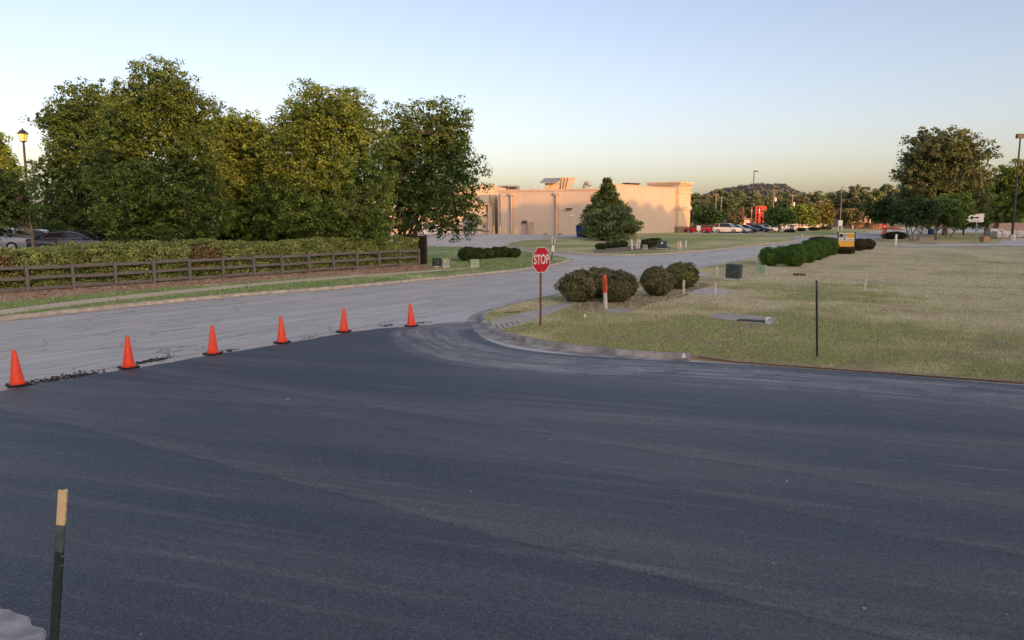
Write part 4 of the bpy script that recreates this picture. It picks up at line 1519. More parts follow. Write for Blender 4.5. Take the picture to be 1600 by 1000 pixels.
GB = 'rounded bright green bushes in a double row by the road'
gb = [bush_mesh('box_bush', 1, 1, 1, ((0.05, 0.12, 0.02), (0.19, 0.36, 0.055)), .095, 7000, .0, 2.25, seed=20 + i, rough=.03) for i in range(3)]
gl = [(1203, 416, 34, 28, 'round green bush standing nearest the pale green utility box'), (1222, 413, 32, 27, 'green bush filling the shaded gap behind the largest bush'), (1243, 417, 42, 32, 'largest boxy green bush, at the front of the row'),
      (1264, 411, 32, 27, 'green bush second in the front row'), (1278, 407, 30, 26, 'green bush third in the front row'), (1288, 403, 28, 25, 'green bush fourth in the front row'), (1300, 399, 25, 24, 'green bush next to the foot of the for-sale board'),
      (1245, 400, 36, 18, 'green bush in the back row, seen over the largest bush'), (1266, 395, 34, 18, 'green bush in the back row, seen beside the road edge'), (1287, 391, 30, 17, 'green bush farthest back in the double row')]
for i, (px, py, w, h, lab) in enumerate(gl):
    p = at(px, py, .115)
    s = p.y / 1200
    rx, rz = w / 2 * s * .87, h / 2 * s * 1.05
    p.y += rx * .5
    b = bush('shrub', lab, p, None, None, 0, 0, GB, i * 1.3, meshes=gb[i % 3])
    b.scale = (rx, rx, rz)
DB = 'dull shrubs behind the for-sale board'
db = bush_mesh('dull_shrub', 1, 1, 1, ((0.045, 0.05, 0.025), (0.11, 0.10, 0.05)), .12, 4200, .0, 2.3, twig=.25, seed=33)
for px, py, w, h, lab in ((1290, 387, 44, 17, 'dull shrub partly hidden by the for-sale board and green bushes'), (1322, 397, 30, 12, 'low brown shrub under the for-sale board'), (1343, 392, 26, 19, 'brownish shrub just beyond the post of the for-sale board'), (1357, 390, 24, 17, 'dark rounded shrub at the far end of the board bed')):
    p = at(px, py, .115)
    s = p.y / 1200
    p.y += w / 2 * s * .5
    b = bush('shrub', lab, p, None, None, 0, 0, DB, px, meshes=db)
    b.scale = (w / 2 * s, w / 2 * s, h / 2 * s)


def stake(px, py0, py1, wpx, mat, name, label, cat='marker post', lean=0.0, group=None):
    p = at(px, py1, .115)
    h = up(px, py0, p.y).z - p.z
    r = wpx / 2 * p.y / 1200
    root = thing(name, label, cat, p, random.uniform(0, 1), group)
    MB().lathe([(r, -.1), (r, h - r), (r * .9, h - r * .5), (r * .5, h - .01), (.002, h)], 10).build('post', MAT[mat], root, 40)
    root.rotation_euler = (0, R(lean), 0)
    return root, h, r


# orange-capped marker
mk, h, r = stake(946.5, 430, 483, 6.2, 'whitedull', 'cable_marker', 'white marker post with an orange top beside the clipped shrubs', lean=-3)
MB().lathe([(r * 1.12, h * .49), (r * 1.12, h - r), (r * .95, h - r * .35), (r * .5, h + .015), (.002, h + .02)], 12).build('orange_cap', M('marker_orange', (0.72, 0.10, 0.035), (0.62, 0.08, 0.03), 6, .5), mk, 40)
mb = MB()
for i in range(5):
    mb.box((-.01, -r * 1.13, h * (.56 + i * .075)), (r * .8, .006, h * .04))
mb.build('print', M('faded_print', (0.34, 0.05, 0.02), None, 5, .6), mk)
stake(1068, 437, 460, 4, 'whitedull', 'marker_post', 'short white stake in front of the pale concrete slab', lean=-1)
stake(1119.5, 415, 434, 4, 'whitedull', 'marker_post', 'white stake beside the dark green utility cabinet', lean=0)
stake(1117.5, 441, 460, 3.6, 'whitedull', 'marker_post', 'thin white stake at the corner of the pale concrete slab')
stake(1351, 432, 454, 3.6, 'whitedull', 'marker_post', 'white stake alone in the middle of the dry lawn', lean=2)
stake(1399, 366, 384, 3.4, 'white', 'marker_post', 'clean white post at the lawn edge by the side drive', lean=2)
stake(987.5, 374, 390, 2.6, 'white', 'marker_post', 'white stake beside the leaning utility box near the low bush row', lean=-4)
stake(1063, 376.5, 389, 2.2, 'white', 'marker_post', 'slim white stake next to the fire hydrant', lean=3)
stake(1071, 375.5, 387, 2.2, 'white', 'marker_post', 'leaning slim white stake a step beyond the fire hydrant', lean=5)
stake(1422, 372, 377, 3.4, 'cream', 'marker_post', 'short cream stake by the twin small tree trunks')
stake(1254, 364, 370, 1.8, 'whitedull', 'marker_post', 'tiny white stake leaning on the sunlit far lawn', lean=-18)
stake(1332, 352, 358, 1.8, 'whitedull', 'marker_post', 'tiny white stake in front of the red clay heap')


# slabs and lids
def slab(name, label, poly, z0, z1, mat, cat):
    P = [np.array(q) for q in poly]
    c = sum(P) / len(P)
    root = thing(name, label, cat, (c[0], c[1], 0))
    mb = MB().prism([tuple(q - c) for q in P], z0, z1)
    mb.build('slab', MAT[mat], root)
    return root


s_ = slab('storm_drain', 'long grey storm drain slab with dark iron grating sunk in the lawn', lidA, .05, .15, 'stone', 'drain')
c0 = sum(np.array(q) for q in lidA) / 4
g0, g1 = at(1153, 500, .15), at(1197, 503, .15)
dv = (g1 - g0)
for i in range(9):
    q = g0.lerp(g1, (i + .5) / 9)
    o = MB().box((0, 0, 0), (dv.length / 13, .42, .03), rz=math.atan2(dv.y, dv.x)).build('grate_bar', MAT['iron'], s_)
    o.location = (q.x - c0[0], q.y - c0[1], .160)
o = MB().box((0, 0, 0), (dv.length * 1.02, .44, .012), rz=math.atan2(dv.y, dv.x)).build('grate_frame', MAT['black'], s_)
q = g0.lerp(g1, .5)
o.location = (q.x - c0[0], q.y - c0[1], .151)
slab('access_hatch', 'flat grey utility lid beside the orange-capped marker post', padA, .05, .135, 'stone', 'utility lid')
slab('concrete_slab', 'pale concrete slab flush with the lawn behind short white stakes', slabA, .05, .15, 'concrete', 'slab')
slab('concrete_slab', 'pale concrete patch by the road edge behind the clipped shrubs', PP([(1085, 430), (1096, 426), (1112, 428.5), (1100, 432)], .12), .05, .15, 'concrete', 'slab')
p = at(1249, 430.5, .115)
mh = thing('manhole_cover', 'dark round manhole ring standing slightly proud of the lawn', 'manhole cover', p)
MB().lathe([(.36, -.05), (.36, .10), (.33, .115), (.30, .115), (.30, .10), (.01, .10)], 20).build('ring', MAT['rust'], mh, 40)
MB().lathe([(.29, .09), (.29, .107), (.001, .109)], 20).build('lid', MAT['iron'], mh, 40)
p = at(1200, 506, .115)
bb = thing('broken_block', 'small white broken concrete lump with a hole by the storm drain', 'rubble', p, .5)
mb = MB()
pr = [(.1, 0), (.16, .05), (.15, .13), (.09, .17), (.05, .15), (.04, .06)]
rings = []
for a in np.linspace(0, 2 * math.pi * .86, 10):
    c = Vector((math.cos(a) * .085, 0, math.sin(a) * .085 + .11))
    w = .04 + .012 * math.sin(a * 3)
    rad = Vector((math.cos(a), 0, math.sin(a)))
    rings.append([tuple(c + rad * w), tuple(c + Vector((0, w * 1.3, 0))), tuple(c - rad * w * .8), tuple(c - Vector((0, w, 0)))])
mb.loft(rings)
mb.build('lump', MAT['white'], bb)
for px, py, lab in ((902.5, 470.5, 'small white paper scrap caught under the shrub nearest the stop sign'), (914, 496, 'small white paper scrap in the grass below the marker post'), (1068, 559, 'pale torn scrap at the end of the kerb')):
    p = at(px, py, .115)
    root = thing('paper_scrap', lab, 'litter', p, px)
    mb = MB()
    mb.add([(-.05, -.03, 0), (.06, -.02, .01), (.04, .05, .02), (-.04, .05, 0), (-.01, 0, .13), (.03, .03, .09)], [(0, 1, 4), (1, 2, 5), (2, 3, 4), (3, 0, 4), (1, 5, 4), (5, 2, 4)])
    mb.build('sheet', MAT['white'], root)


def cabinet(label, px, py0, py1, wpx, mat, depth=.7, rz=0.0, lip=True, plate=None, base='concrete', tilt=0.0, split=False):
    p = at(px, py1, .115)
    s = p.y / 1200
    w = wpx * s
    h = (py1 - py0) * s
    root = thing('utility_cabinet', label, 'utility box', p, rz)
    W = w / (abs(math.cos(rz)) + depth * abs(math.sin(rz)))
    D = W * depth
    y0 = D / 2
    MB().box((0, y0, .02), (W * 1.1, D * 1.1, .16)).build('plinth', MAT[base], root)
    mb = MB()
    a, b_ = W / 2, D / 2
    mb.loft([[(-a, -b_ + y0, .1), (a, -b_ + y0, .1), (a, b_ + y0, .1), (-a, b_ + y0, .1)], [(-a, -b_ + y0, h * .95), (a, -b_ + y0, h * .95), (a, b_ + y0, h * .97), (-a, b_ + y0, h * .97)]])
    mb.build('body', MAT[mat], root)
    mb = MB()
    mb.loft([[(-a * 1.04, -b_ * 1.06 + y0, h * .95), (a * 1.04, -b_ * 1.06 + y0, h * .95), (a * 1.04, b_ * 1.05 + y0, h * .95), (-a * 1.04, b_ * 1.05 + y0, h * .95)], [(-a * .97, -b_ * .95 + y0, h), (a * .97, -b_ * .95 + y0, h), (a * .97, b_ + y0, h * 1.0), (-a * .97, b_ + y0, h * 1.0)]])
    mb.build('lid', MAT[mat], root)
    MB().box((0, -b_ + y0 - .006, h * .52), (.012, .012, h * .72)).build('door_seam', MAT['black'], root)
    MB().box((a * .12, -b_ + y0 - .018, h * .5), (.03, .03, .14)).build('handle', MAT['steel'], root)
    if plate:
        MB().box((plate[1] * a, -b_ + y0 - .012, h * .75), (a * .5, .01, h * .22)).build('label_plate', MAT[plate[0]], root)
    root.rotation_euler = (0, R(tilt), rz)
    return root


cabinet('dark green slab-sided utility cabinet leaning on the dry lawn', 1143.5, 413, 438, 27, 'ugreen', .75, R(-32), tilt=2)
cabinet('pale green low utility box next to the round green bush', 1187.5, 414.5, 429.5, 19, 'upale', .8, R(-30))
cabinet('deep green utility box with grey side near the end of the fence', 684, 403.5, 418, 15, 'ugreen_deep', .8, R(20))
cabinet('grey utility box carrying a yellow label beside the deep green one', 697.5, 404, 418.5, 12, 'ugrey', .9, R(10), plate=('yellow_lab', -.4))
cabinet('pale green utility box in front of the trimmed bush row', 742, 405.5, 417, 16, 'upale', .7, R(18))
cabinet('dark grey-green transformer box with white notice near the low bush row', 1033, 376.5, 389.5, 17, 'ugreen', .9, R(-25), plate=('white', .2))
cabinet('small pale slatted utility box before the transformer box', 1007, 382.5, 390, 8.5, 'ugrey', .9, R(-25))
cabinet('narrow leaning pale utility pillar beside the low bush row', 996.5, 374, 389, 7, 'whitedull', .7, R(-10), tilt=7)

# hydrant
p = at(1059.5, 388.5, .115)
hy = thing('fire_hydrant', 'small cream fire hydrant on the centre lawn near white stakes', 'hydrant', p)
MB().lathe([(.16, 0), (.16, .06), (.11, .08), (.11, .45), (.15, .47), (.15, .52), (.12, .6), (.05, .68), (.03, .74)], 14).build('body', MAT['cream'], hy, 40)
for s in (-1, 1):
    MB().tube([(s * .1, 0, .40), (s * .22, 0, .40)], .055, 8).build('nozzle', MAT['cream'], hy)

# trimmed bush row by the far drive
TB = 'trimmed bush row by the far drive'
for i, (px, py, w, h, lab) in enumerate([(732, 407.5, 36, 20, 'largest round trimmed bush, at the fence end of its row'), (749, 405, 20, 17, 'trimmed bush second from the fence end of its row'), (762, 404, 19, 16, 'trimmed bush third from the fence end of its row'), (775, 403, 19, 16.5, 'trimmed bush third from the drive end of its row'), (788, 402.5, 19, 16.5, 'trimmed bush second from the drive end of its row'), (803, 402.5, 22, 14, 'low dark trimmed bush at the drive end of its row')]):
    p = at(px, py, .115)
    s = p.y / 1200
    rx, rz = w / 2 * s * .93, h / 2 * s * 1.03
    p.y += rx * .5
    bush('shrub', lab, p, (rx, rx, rz), ((0.035, 0.07, 0.018), (0.11, 0.17, 0.04)), .1, 4200, TB, i, squash=2.2, seed=50 + i)
# low bush row in front of the conical tree
LBR = 'low dark bushes in a row on the centre lawn'
lb = bush_mesh('low_bush', 1, 1, 1, ((0.035, 0.065, 0.02), (0.11, 0.15, 0.045)), .16, 2600, 0, 2.2, seed=70)
for i, (px, py, w, h, lab) in enumerate([(941, 390.5, 20, 10, 'low dark bush at the driveway end of the centre lawn row'), (954, 388.5, 18, 10, 'low dark bush second from the driveway end of the row'), (965, 387.5, 17, 10, 'low dark bush third from the driveway end of the row'), (976, 386.5, 16, 10, 'low dark bush in the middle of the centre lawn row'), (1012, 388, 20, 14, 'taller dark bush behind the small slatted box'), (1020, 386.5, 18, 14, 'dark bush behind the transformer box'), (1029, 384, 16, 12, 'dark bush showing above the transformer box')]):
    p = at(px, py, .115)
    s = p.y / 1200
    p.y += 1.0
    b = bush('shrub', lab, p, None, None, 0, 0, LBR, i, meshes=lb)
    b.scale = (w / 2 * s, w / 2 * s, h / 2 * s)

# storm inlet and tactile grooves at the kerb corner
p0, p1 = at(789, 488.5, .12), at(814, 487.5, .12)
mb = MB()
mb.bar((p0.x, p0.y, .125), (p1.x, p1.y, .125), .22, .012)
inl = thing('storm_inlet', 'dark storm inlet slot in the kerb near the stop sign', 'drain', (0, 0, 0))
mb.build('slot', MAT['iron'], inl)
for i in range(5):
    a = at(774 + i * 8, 507 - i * 1.2, .12)
    b = at(779 + i * 8, 514 - i * 2.0, .12)
    tag(MB().bar((a.x, a.y, .1245), (b.x, b.y, .1245), .03, .008).build('pavement_groove', MAT['iron']), kind='structure')


# ------------------------------------------------------------------ big building
def wallbox(mb, a, b, thick, z0, z1, out=0.0):
    """a box standing on plan line a-b; it grows away from the viewer, its face 'out' proud"""
    a, b = np.array(a, float), np.array(b, float)
    d = (b - a) / np.linalg.norm(b - a)
    n = np.array([d[1], -d[0]])
    if n[1] > 0:
        n = -n
    q = [a + n * out, b + n * out, b - n * thick, a - n * thick]
    mb.prism([tuple(v) for v in q] if np.cross(d, n) < 0 else [tuple(v) for v in q][::-1], z0, z1)
    return mb


GB0 = 1.0
A_ = np.array((-2.3, 126.5))
B_ = np.array((15.0, 119.0))
C_ = np.array((15.2, 119.4))
D_ = np.array((28.8, 137.0))
bld = thing('store_building', 'large beige flat-roofed store building, sunlit orange along its upper walls', 'building', (0, 0, 0))
dW = (B_ - A_) / np.linalg.norm(B_ - A_)
dR = (D_ - C_) / np.linalg.norm(D_ - C_)
nW = np.array([dW[1], -dW[0]])
nR = np.array([dR[1], -dR[0]])
MB().prism([tuple(A_), tuple(B_), tuple(D_), (20, 200), (-20, 190), tuple(A_ - nW * 8)], GB0 - .3, 8.0).build('wall', MAT['stucco'], bld)
wallbox(MB(), C_ + dR * .3, D_, .6, GB0 - .2, 8.85, .05).build('wall', MAT['stucco'], bld)
wallbox(MB(), A_ - dW * .1, B_ - dW * .2, .5, 7.95, 8.25, .12).build('cornice', MAT['trim'], bld)
wallbox(MB(), C_ + dR * .2, D_, .5, 8.85, 9.0, .12).build('cornice', MAT['trim'], bld)
LW = np.linalg.norm(B_ - A_)
LR = np.linalg.norm(D_ - C_)
for t in (.135, .545):
    q = A_ + dW * LW * t
    MB().tube([(*(q + nW * .32), GB0), (*(q + nW * .32), 7.4)], .14, 10).build('downpipe', MAT['trim'], bld, 50)
    MB().box((*(q + nW * .28), 7.55), (.7, .5, .4), rz=math.atan2(dW[1], dW[0])).build('rain_head', MAT['trim'], bld)
    wallbox(MB(), q - dW * .45 , q + dW * .45, .1, GB0, 7.94, .06).build('pilaster', MAT['trim'], bld)
q = A_ + dW * .5
MB().tube([(*(q + nW * .2), GB0), (*(q + nW * .2), 7.6)], .07, 8).build('downpipe', MAT['polegrey'], bld)
for t in (.33, .76):
    q = C_ + dR * LR * t
    wallbox(MB(), q - dR * .03, q + dR * .03, .05, GB0, 8.84, .062).build('wall_joint', MAT['trim'], bld)
for t, z in ((.655, 5.15),):
    q = A_ + dW * LW * t
    o = MB().box((*(q + nW * .3), z), (.8, .7, .22), rz=math.atan2(dW[1], dW[0])).build('wall_lamp', MAT['dark'], bld)
for t, z in ((.255, 3.15), (.80, 3.2)):
    q = A_ + dW * LW * t
    MB().box((*(q + nW * .3), z), (.62, .6, .3), rz=math.atan2(dW[1], dW[0])).build('wall_lamp', MAT['dark'], bld)
q = A_ + dW * LW * .675
for s in (-.16, .16):
    MB().box((*(q + nW * .15 + dW * s), 4.15), (.24, .2, .2), rz=math.atan2(dW[1], dW[0])).build('flood_light', MAT['white'], bld)
for t, m in ((.245, 'door_tan'), (.83, 'door_tan')):
    q = A_ + dW * LW * t
    o = wallbox(MB(), q - dW * .5, q + dW * .5, .05, GB0, 3.15, .03).build('door', MAT[m], bld)
    MB().box((*(q + nW * .08 + dW * .36), 2.0), (.06, .08, .14)).build('handle', MAT['steel'], o)
q = A_ + dW * LW * .315
wallbox(MB(), q - dW * .42, q + dW * .42, .05, GB0, 3.15, .45).build('baffle_wall', MAT['door_tan'], bld)
# grilles of dark vents by the ground
for t in (.44, .57):
    q = A_ + dW * LW * t
    MB().box((*(q + nW * .1), GB0 + .16), (.5, .3, .25), rz=math.atan2(dW[1], dW[0])).build('ground_vent', MAT['dark'], bld)
# rear wing with loading door
W0_, W1_ = np.array((-34.0, 137.0)), np.array((-2.9, 129.4))
wing = MB()
wallbox(wing, W0_, W1_, 30, GB0 - .3, 9.0)
wing.build('rear_wing', MAT['stucco2'], bld)
dV = (W1_ - W0_) / np.linalg.norm(W1_ - W0_)
nV = np.array([dV[1], -dV[0]])
wallbox(MB(), W0_, W1_, .5, 9.0, 9.25, .1).build('cornice', MAT['trim'], bld)
wallbox(MB(), W1_ - dV * 8, W1_ - dV * .4, .2, 6.0, 6.25, .9).build('canopy', MAT['trim'], bld)
q = W1_ - dV * 3.6
dr = wallbox(MB(), q - dV * 2.0, q + dV * .7, .05, GB0, 3.5, .05).build('loading_door', MAT['door_grey'], bld)
for i in range(1, 6):
    wallbox(MB(), q - dV * 1.96, q + dV * .66, .02, GB0 + i * .42, GB0 + i * .42 + .04, .075).build('door_rib', MAT['steel'], dr)
wallbox(MB(), q - dV * 2.1, q + dV * .8, .05, 3.5, 3.65, .09).build('door_lintel', MAT['dark'], bld)
q = W1_ - dV * 1.75
dr = wallbox(MB(), q - dV * .45, q + dV * .45, .05, GB0, 3.1, .05).build('door', MAT['door_tan'], bld)
wallbox(MB(), q - dV * .12, q + dV * .12, .05, 2.2, 2.6, .07).build('door_window', MAT['black'], dr)
q = W1_ - dV * .6
wallbox(MB(), q - dV * .38, q + dV * .38, .3, GB0, 6.0, .55).build('buttress', MAT['stucco2'], bld)
q = W1_ - dV * 1.5
MB().box((*(q + nV * .45), 6.95), (1.6, .9, 1.25), rz=math.atan2(dV[1], dV[0])).build('air_unit', MAT['steel'], bld)
MB().box((*(q + nV * .25), 4.2), (.5, .3, .3)).build('wall_lamp', MAT['dark'], bld)
wallbox(MB(), q + dV * .0, q + dV * .5, .05, 4.6, 5.9, .04).build('vent_panel', MAT['polegrey'], bld)
# corner tower
Tn = dR
t0 = D_ - dR * .1
t1 = D_ + dR * 4.6
tw = MB()
wallbox(tw, t0, t1, 5.0, 2.3, 8.1, .75)
tw.build('corner_tower', MAT['stucco2'], bld)
wallbox(MB(), t0 - dR * .04, t1 + dR * .04, 5.08, GB0 - .3, 2.3, .80).build('stone_base', MAT['fstone'], bld)
wallbox(MB(), t0 - dR * .12, t1 + dR * .12, 5.2, 8.1, 8.35, .92).build('cornice', MAT['stucco2'], bld)
wallbox(MB(), t0, t1, 5.0, 8.35, 9.6, .75).build('frieze', MAT['stucco2'], bld)
wallbox(MB(), t0 - dR * .25, t1 + dR * .25, 5.4, 9.6, 9.85, 1.05).build('cornice', MAT['stucco2'], bld)
wallbox(MB(), t0 - dR * .4, t1 + dR * .4, 5.6, 9.85, 10.1, 1.25).build('cornice', MAT['stucco2'], bld)
for i in range(9):
    q = t0 + dR * (.45 + i * .475)
    wallbox(MB(), q - dR * .1, q + dR * .1, .02, 8.55, 9.5, .86).build('corbel', MAT['stucco2'], bld)
wallbox(MB(), t0 - dR * .12, t1 + dR * .12, 5.1, 5.25, 5.95, .95).build('sign_band', MAT['stucco2'], bld)
q = t0 + dR * 2.4
wallbox(MB(), q - dR * .9, q + dR * .7, .02, 5.45, 5.8, .99).build('wall_emblem', MAT['ugrey'], bld)
for tt in (3.6, 4.35):
    q = t0 + dR * tt
    wallbox(MB(), q - dR * .05, q + dR * .05, .02, 2.3, 5.25, .79).build('tower_rib', MAT['trim'], bld)


# rooftop equipment
def on_roof(px, Y):
    return up(px, 300, Y).x


rp = thing('roof_penthouse', 'rooftop plant room with tilted canopies above the store wall', 'plant room', (on_roof(866, 132), 132, 8.0), R(-24))
MB().box((0, 0, .95), (2.6, 2.0, 1.9)).build('cabin', MAT['stucco2'], rp)
mb = MB()
mb.loft([[(-1.9, -1.9, 1.55), (1.2, -1.9, 1.55), (1.2, .2, 2.35), (-1.9, .2, 2.35)], [(-1.9, -1.9, 1.72), (1.2, -1.9, 1.72), (1.2, .2, 2.5), (-1.9, .2, 2.5)]])
mb.build('canopy', MAT['steel'], rp)
mb = MB()
mb.loft([[(1.35, -1.0, 2.55), (3.6, -1.0, 2.45), (2.5, -1.0, .3), (1.35, -1.0, .8)], [(1.35, .8, 2.55), (3.6, .8, 2.45), (2.5, .8, .3), (1.35, .8, .8)]])
mb.build('hood', MAT['stucco2'], rp)
for i in range(3):
    MB().bar((1.7 + i * .55, -1.06, 2.4), (1.5 + i * .45, -1.06, .6), .09, .09).build('brace', MAT['rust'], rp)
MB().box((-.5, -1.03, 1.0), (1.0, .05, .7)).build('louvre', MAT['bollard'], rp)
rl = thing('roof_railing', 'thin white railing on the roof beside the plant room', 'railing', (on_roof(836, 131), 131, 8.0), R(-24))
for i in range(3):
    MB().tube([(i * 1.15, 0, 0), (i * 1.15, 0, 1.15)], .03, 6).build('post', MAT['white'], rl)
for z in (.55, 1.1):
    MB().tube([(0, 0, z), (2.3, 0, z)], .025, 6).build('rail', MAT['white'], rl)
for px, Yd, w, h, lab in ((760, 140, 2.2, .8, 'flat dark roof vent nearest the maple crown'), (790, 138, 2.6, .9, 'wide low roof unit above the loading bay'), (803, 137, 1.8, .8, 'small roof unit beside the wide low one')):
    u = thing('roof_unit', lab, 'roof unit', (on_roof(px, Yd), Yd, 8.6), R(-20))
    MB().box((0, 0, h / 2), (w, 1.2, h)).build('casing', MAT['steel'], u)
    MB().box((0, -.62, h * .5), (w * .8, .05, h * .5)).build('louvre', MAT['dark'], u)
for px, Yd, w, h, lab in ((986, 140, 2.8, .9, 'brown rooftop unit above the bright wall'), (974, 139, 1.3, .6, 'squat rooftop vent beside the brown unit')):
    u = thing('roof_unit', lab, 'roof unit', (on_roof(px, Yd), Yd, 9.0), R(40))
    MB().box((0, 0, h / 2), (w, 1.4, h)).build('casing', MAT['rust'], u)
    MB().box((0, 0, h + .06), (w * 1.15, 1.7, .1)).build('cap', MAT['dark'], u)
p = Vector((on_roof(914, 121.5), 121.5, 8.0))
u = thing('roof_hatch', 'curved pale roof duct just beside the conical tree', 'roof duct', p)
MB().tube([(0, .6, 0), (0, .6, .8), (.15, .3, 1.15), (.5, .1, 1.1), (.85, 0, .7)], .3, 10).build('duct', MAT['ugrey'], u, 50)

# bollards
for i, (px, lab) in enumerate([(771.5, 'yellow bollard beside the loading bay door'), (781, 'slim yellow bollard by the pipework'), (790, 'yellow bollard before the first wall door'), (806, 'yellow bollard standing apart from the others along the wall')]):
    p = at(px, 366.8)
    b = thing('bollard', lab, 'bollard', p, 0, 'yellow bollards along the store wall')
    MB().lathe([(.12, 0), (.12, 1.25), (.10, 1.33), (.04, 1.38), (.005, 1.39)], 10).build('tube', MAT['bollard'], b, 40)

# blue skip
p = at(920, 371.0)
sk = thing('dumpster', 'blue steel dumpster half hidden behind the conical tree', 'dumpster', (p.x, p.y, p.z), R(-22))
MB().loft([[(-1.5, -.8, .15), (1.5, -.8, .15), (1.5, .8, .15), (-1.5, .8, .15)], [(-1.6, -.95, 1.5), (1.6, -.95, 1.5), (1.6, .9, 1.9), (-1.6, .9, 1.9)]]).build('bin', MAT['blue'], sk)
MB().loft([[(-1.62, -.98, 1.5), (1.62, -.98, 1.5), (1.62, .92, 1.9), (-1.62, .92, 1.9)], [(-1.6, -.95, 1.58), (1.6, -.95, 1.58), (1.6, .9, 1.98), (-1.6, .9, 1.98)]]).build('lid', MAT['black'], sk)
for i in range(4):
    MB().box((-1.2 + i * .8, -.93, .8), (.1, .12, 1.2)).build('rib', MAT['blue'], sk)
p = at(907, 370.3)
sk = thing('meter_box', 'small grey box beside the blue dumpster', 'utility box', p, R(-22))
MB().box((0, 0, .6), (.7, .5, 1.2)).build('casing', MAT['ugrey'], sk)
MB().box((0, -.26, .6), (.5, .03, .9)).build('door', MAT['steel'], sk)


# ------------------------------------------------------------------ vehicles
def car(kind, label, loc, rz, pk, group):
    root = thing('parked_car', label, 'car', loc, rz, group)
    if kind == 'suv':
        L, Wd, belt, roof = 4.7, .95, 1.06, 1.72
        body = [(-2.35, .80, .42, .80), (-2.30, .90, .30, 1.04), (-1.6, .95, .24, 1.08), (0, .96, .22, 1.06), (1.0, .95, .24, 1.05), (1.5, .93, .25, 1.02), (2.1, .88, .28, .94), (2.32, .80, .34, .80), (2.38, .70, .42, .66)]
        cab = [(-2.22, 1.04, 1.30, .82, .76), (-2.02, 1.07, 1.66, .84, .72), (-1.2, 1.07, 1.73, .86, .72), (0.0, 1.06, 1.73, .86, .72), (.55, 1.05, 1.64, .85, .70), (1.25, 1.04, 1.10, .82, .78)]
        roofx = (-2.05, .6)
    else:
        body = [(-2.40, .74, .45, .80), (-2.36, .86, .32, .98), (-1.6, .92, .22, 1.00), (-.2, .93, .20, .94), (.9, .92, .22, .92), (1.4, .90, .24, .90), (2.05, .86, .26, .80), (2.34, .76, .32, .68), (2.42, .64, .40, .56)]
        cab = [(-1.95, .96, 1.02, .78, .72), (-1.15, .97, 1.36, .82, .64), (-.5, .95, 1.44, .83, .62), (.1, .94, 1.43, .83, .62), (.5, .93, 1.34, .82, .62), (1.35, .90, .94, .78, .70)]
        roofx = (-1.2, .55)
    mb = MB()
    rings = []
    for x, w, zb, zt in body:
        h = zt - zb
        rings.append([(x, -w * .86, zb), (x, -w * .98, zb + h * .25), (x, -w, zb + h * .6), (x, -w * .95, zt - .03), (x, -w * .86, zt), (x, w * .86, zt), (x, w * .95, zt - .03), (x, w, zb + h * .6), (x, w * .98, zb + h * .25), (x, w * .86, zb)])
    mb.loft(rings)
    bo = mb.build('body', PAINT[pk], root, 38)
    mb = MB()
    mb.loft([[(x, -wb, z0 - .02), (x, -wt, z1), (x, wt, z1), (x, wb, z0 - .02)] for x, z0, z1, wb, wt in cab])
    mb.build('windows', MAT['glass'], root, 25)
    # roof skin and pillars
    mb = MB()
    sel = [c for c in cab if roofx[0] - .2 <= c[0] <= roofx[1] + .2]
    mb.loft([[(x, -wt - .02, z1 - .07), (x, -wt * .9, z1 + .015), (x, wt * .9, z1 + .015), (x, wt + .02, z1 - .07)] for x, z0, z1, wb, wt in sel])
    mb.build('roof', PAINT[pk], root, 38)
    mb = MB()
    for s in (-1, 1):
        for a, b in ((cab[0], sel[0]), (sel[-1], cab[-1])):
            mb.tube([(a[0], s * (a[3] if a is cab[0] else a[4]), (a[1] if a is cab[0] else a[2]) - .03), (b[0], s * (b[4] if a is cab[0] else b[3]), (b[2] if a is cab[0] else b[1]) - .03)], .055, 5)
        xm = -.25 if kind == 'sedan' else -.15
        mb.tube([(xm, s * .865, .95), (xm, s * .66, roof - .1 if kind == 'suv' else 1.38)], .04, 4)
        if kind == 'suv':
            mb.tube([(-1.25, s * .87, 1.05), (-1.3, s * .74, 1.66)], .05, 4)
    mb.build('pillars', PAINT[pk], root, 40)
    if kind == 'sedan':
        for s in (-1, 1):
            out = [(-1.62, s * .845, 1.02), (-1.12, s * .74, 1.30), (-.5, s * .68, 1.375), (.1, s * .675, 1.37), (.48, s * .69, 1.29), (1.12, s * .815, .985), (-.2, s * .865, .965), (-1.62, s * .845, 1.02)]
            MB().tube(out, .018, 5, cap=False).build('window_trim', MAT['rim'], root)
    for xw in (-1.42, 1.42):
        for s in (-1, 1):
            w = MB().tube([(xw, s * .72, .335), (xw, s * .955, .335)], .335, 18).build('wheel', MAT['tyre'], root, 40)
            MB().tube([(xw, s * .95, .335), (xw, s * .962, .335)], .215, 14).build('rim', MAT['rim'], w, 40)
    xf, xr = body[-2][0], body[1][0]
    zf = body[-2][3]
    for s in (-1, 1):
        MB().box((xf - .10, s * .60, zf - .10), (.28, .32, .13), rz=-s * .25).build('headlight', MAT['lens'], root)
        MB().box((xr + .0, s * .68, .84), (.12, .34, .15)).build('tail_light', MAT['tail'], root)
        MB().box((.95, s * 1.0, .98), (.12, .18, .12)).build('mirror', PAINT[pk], root)
    return root


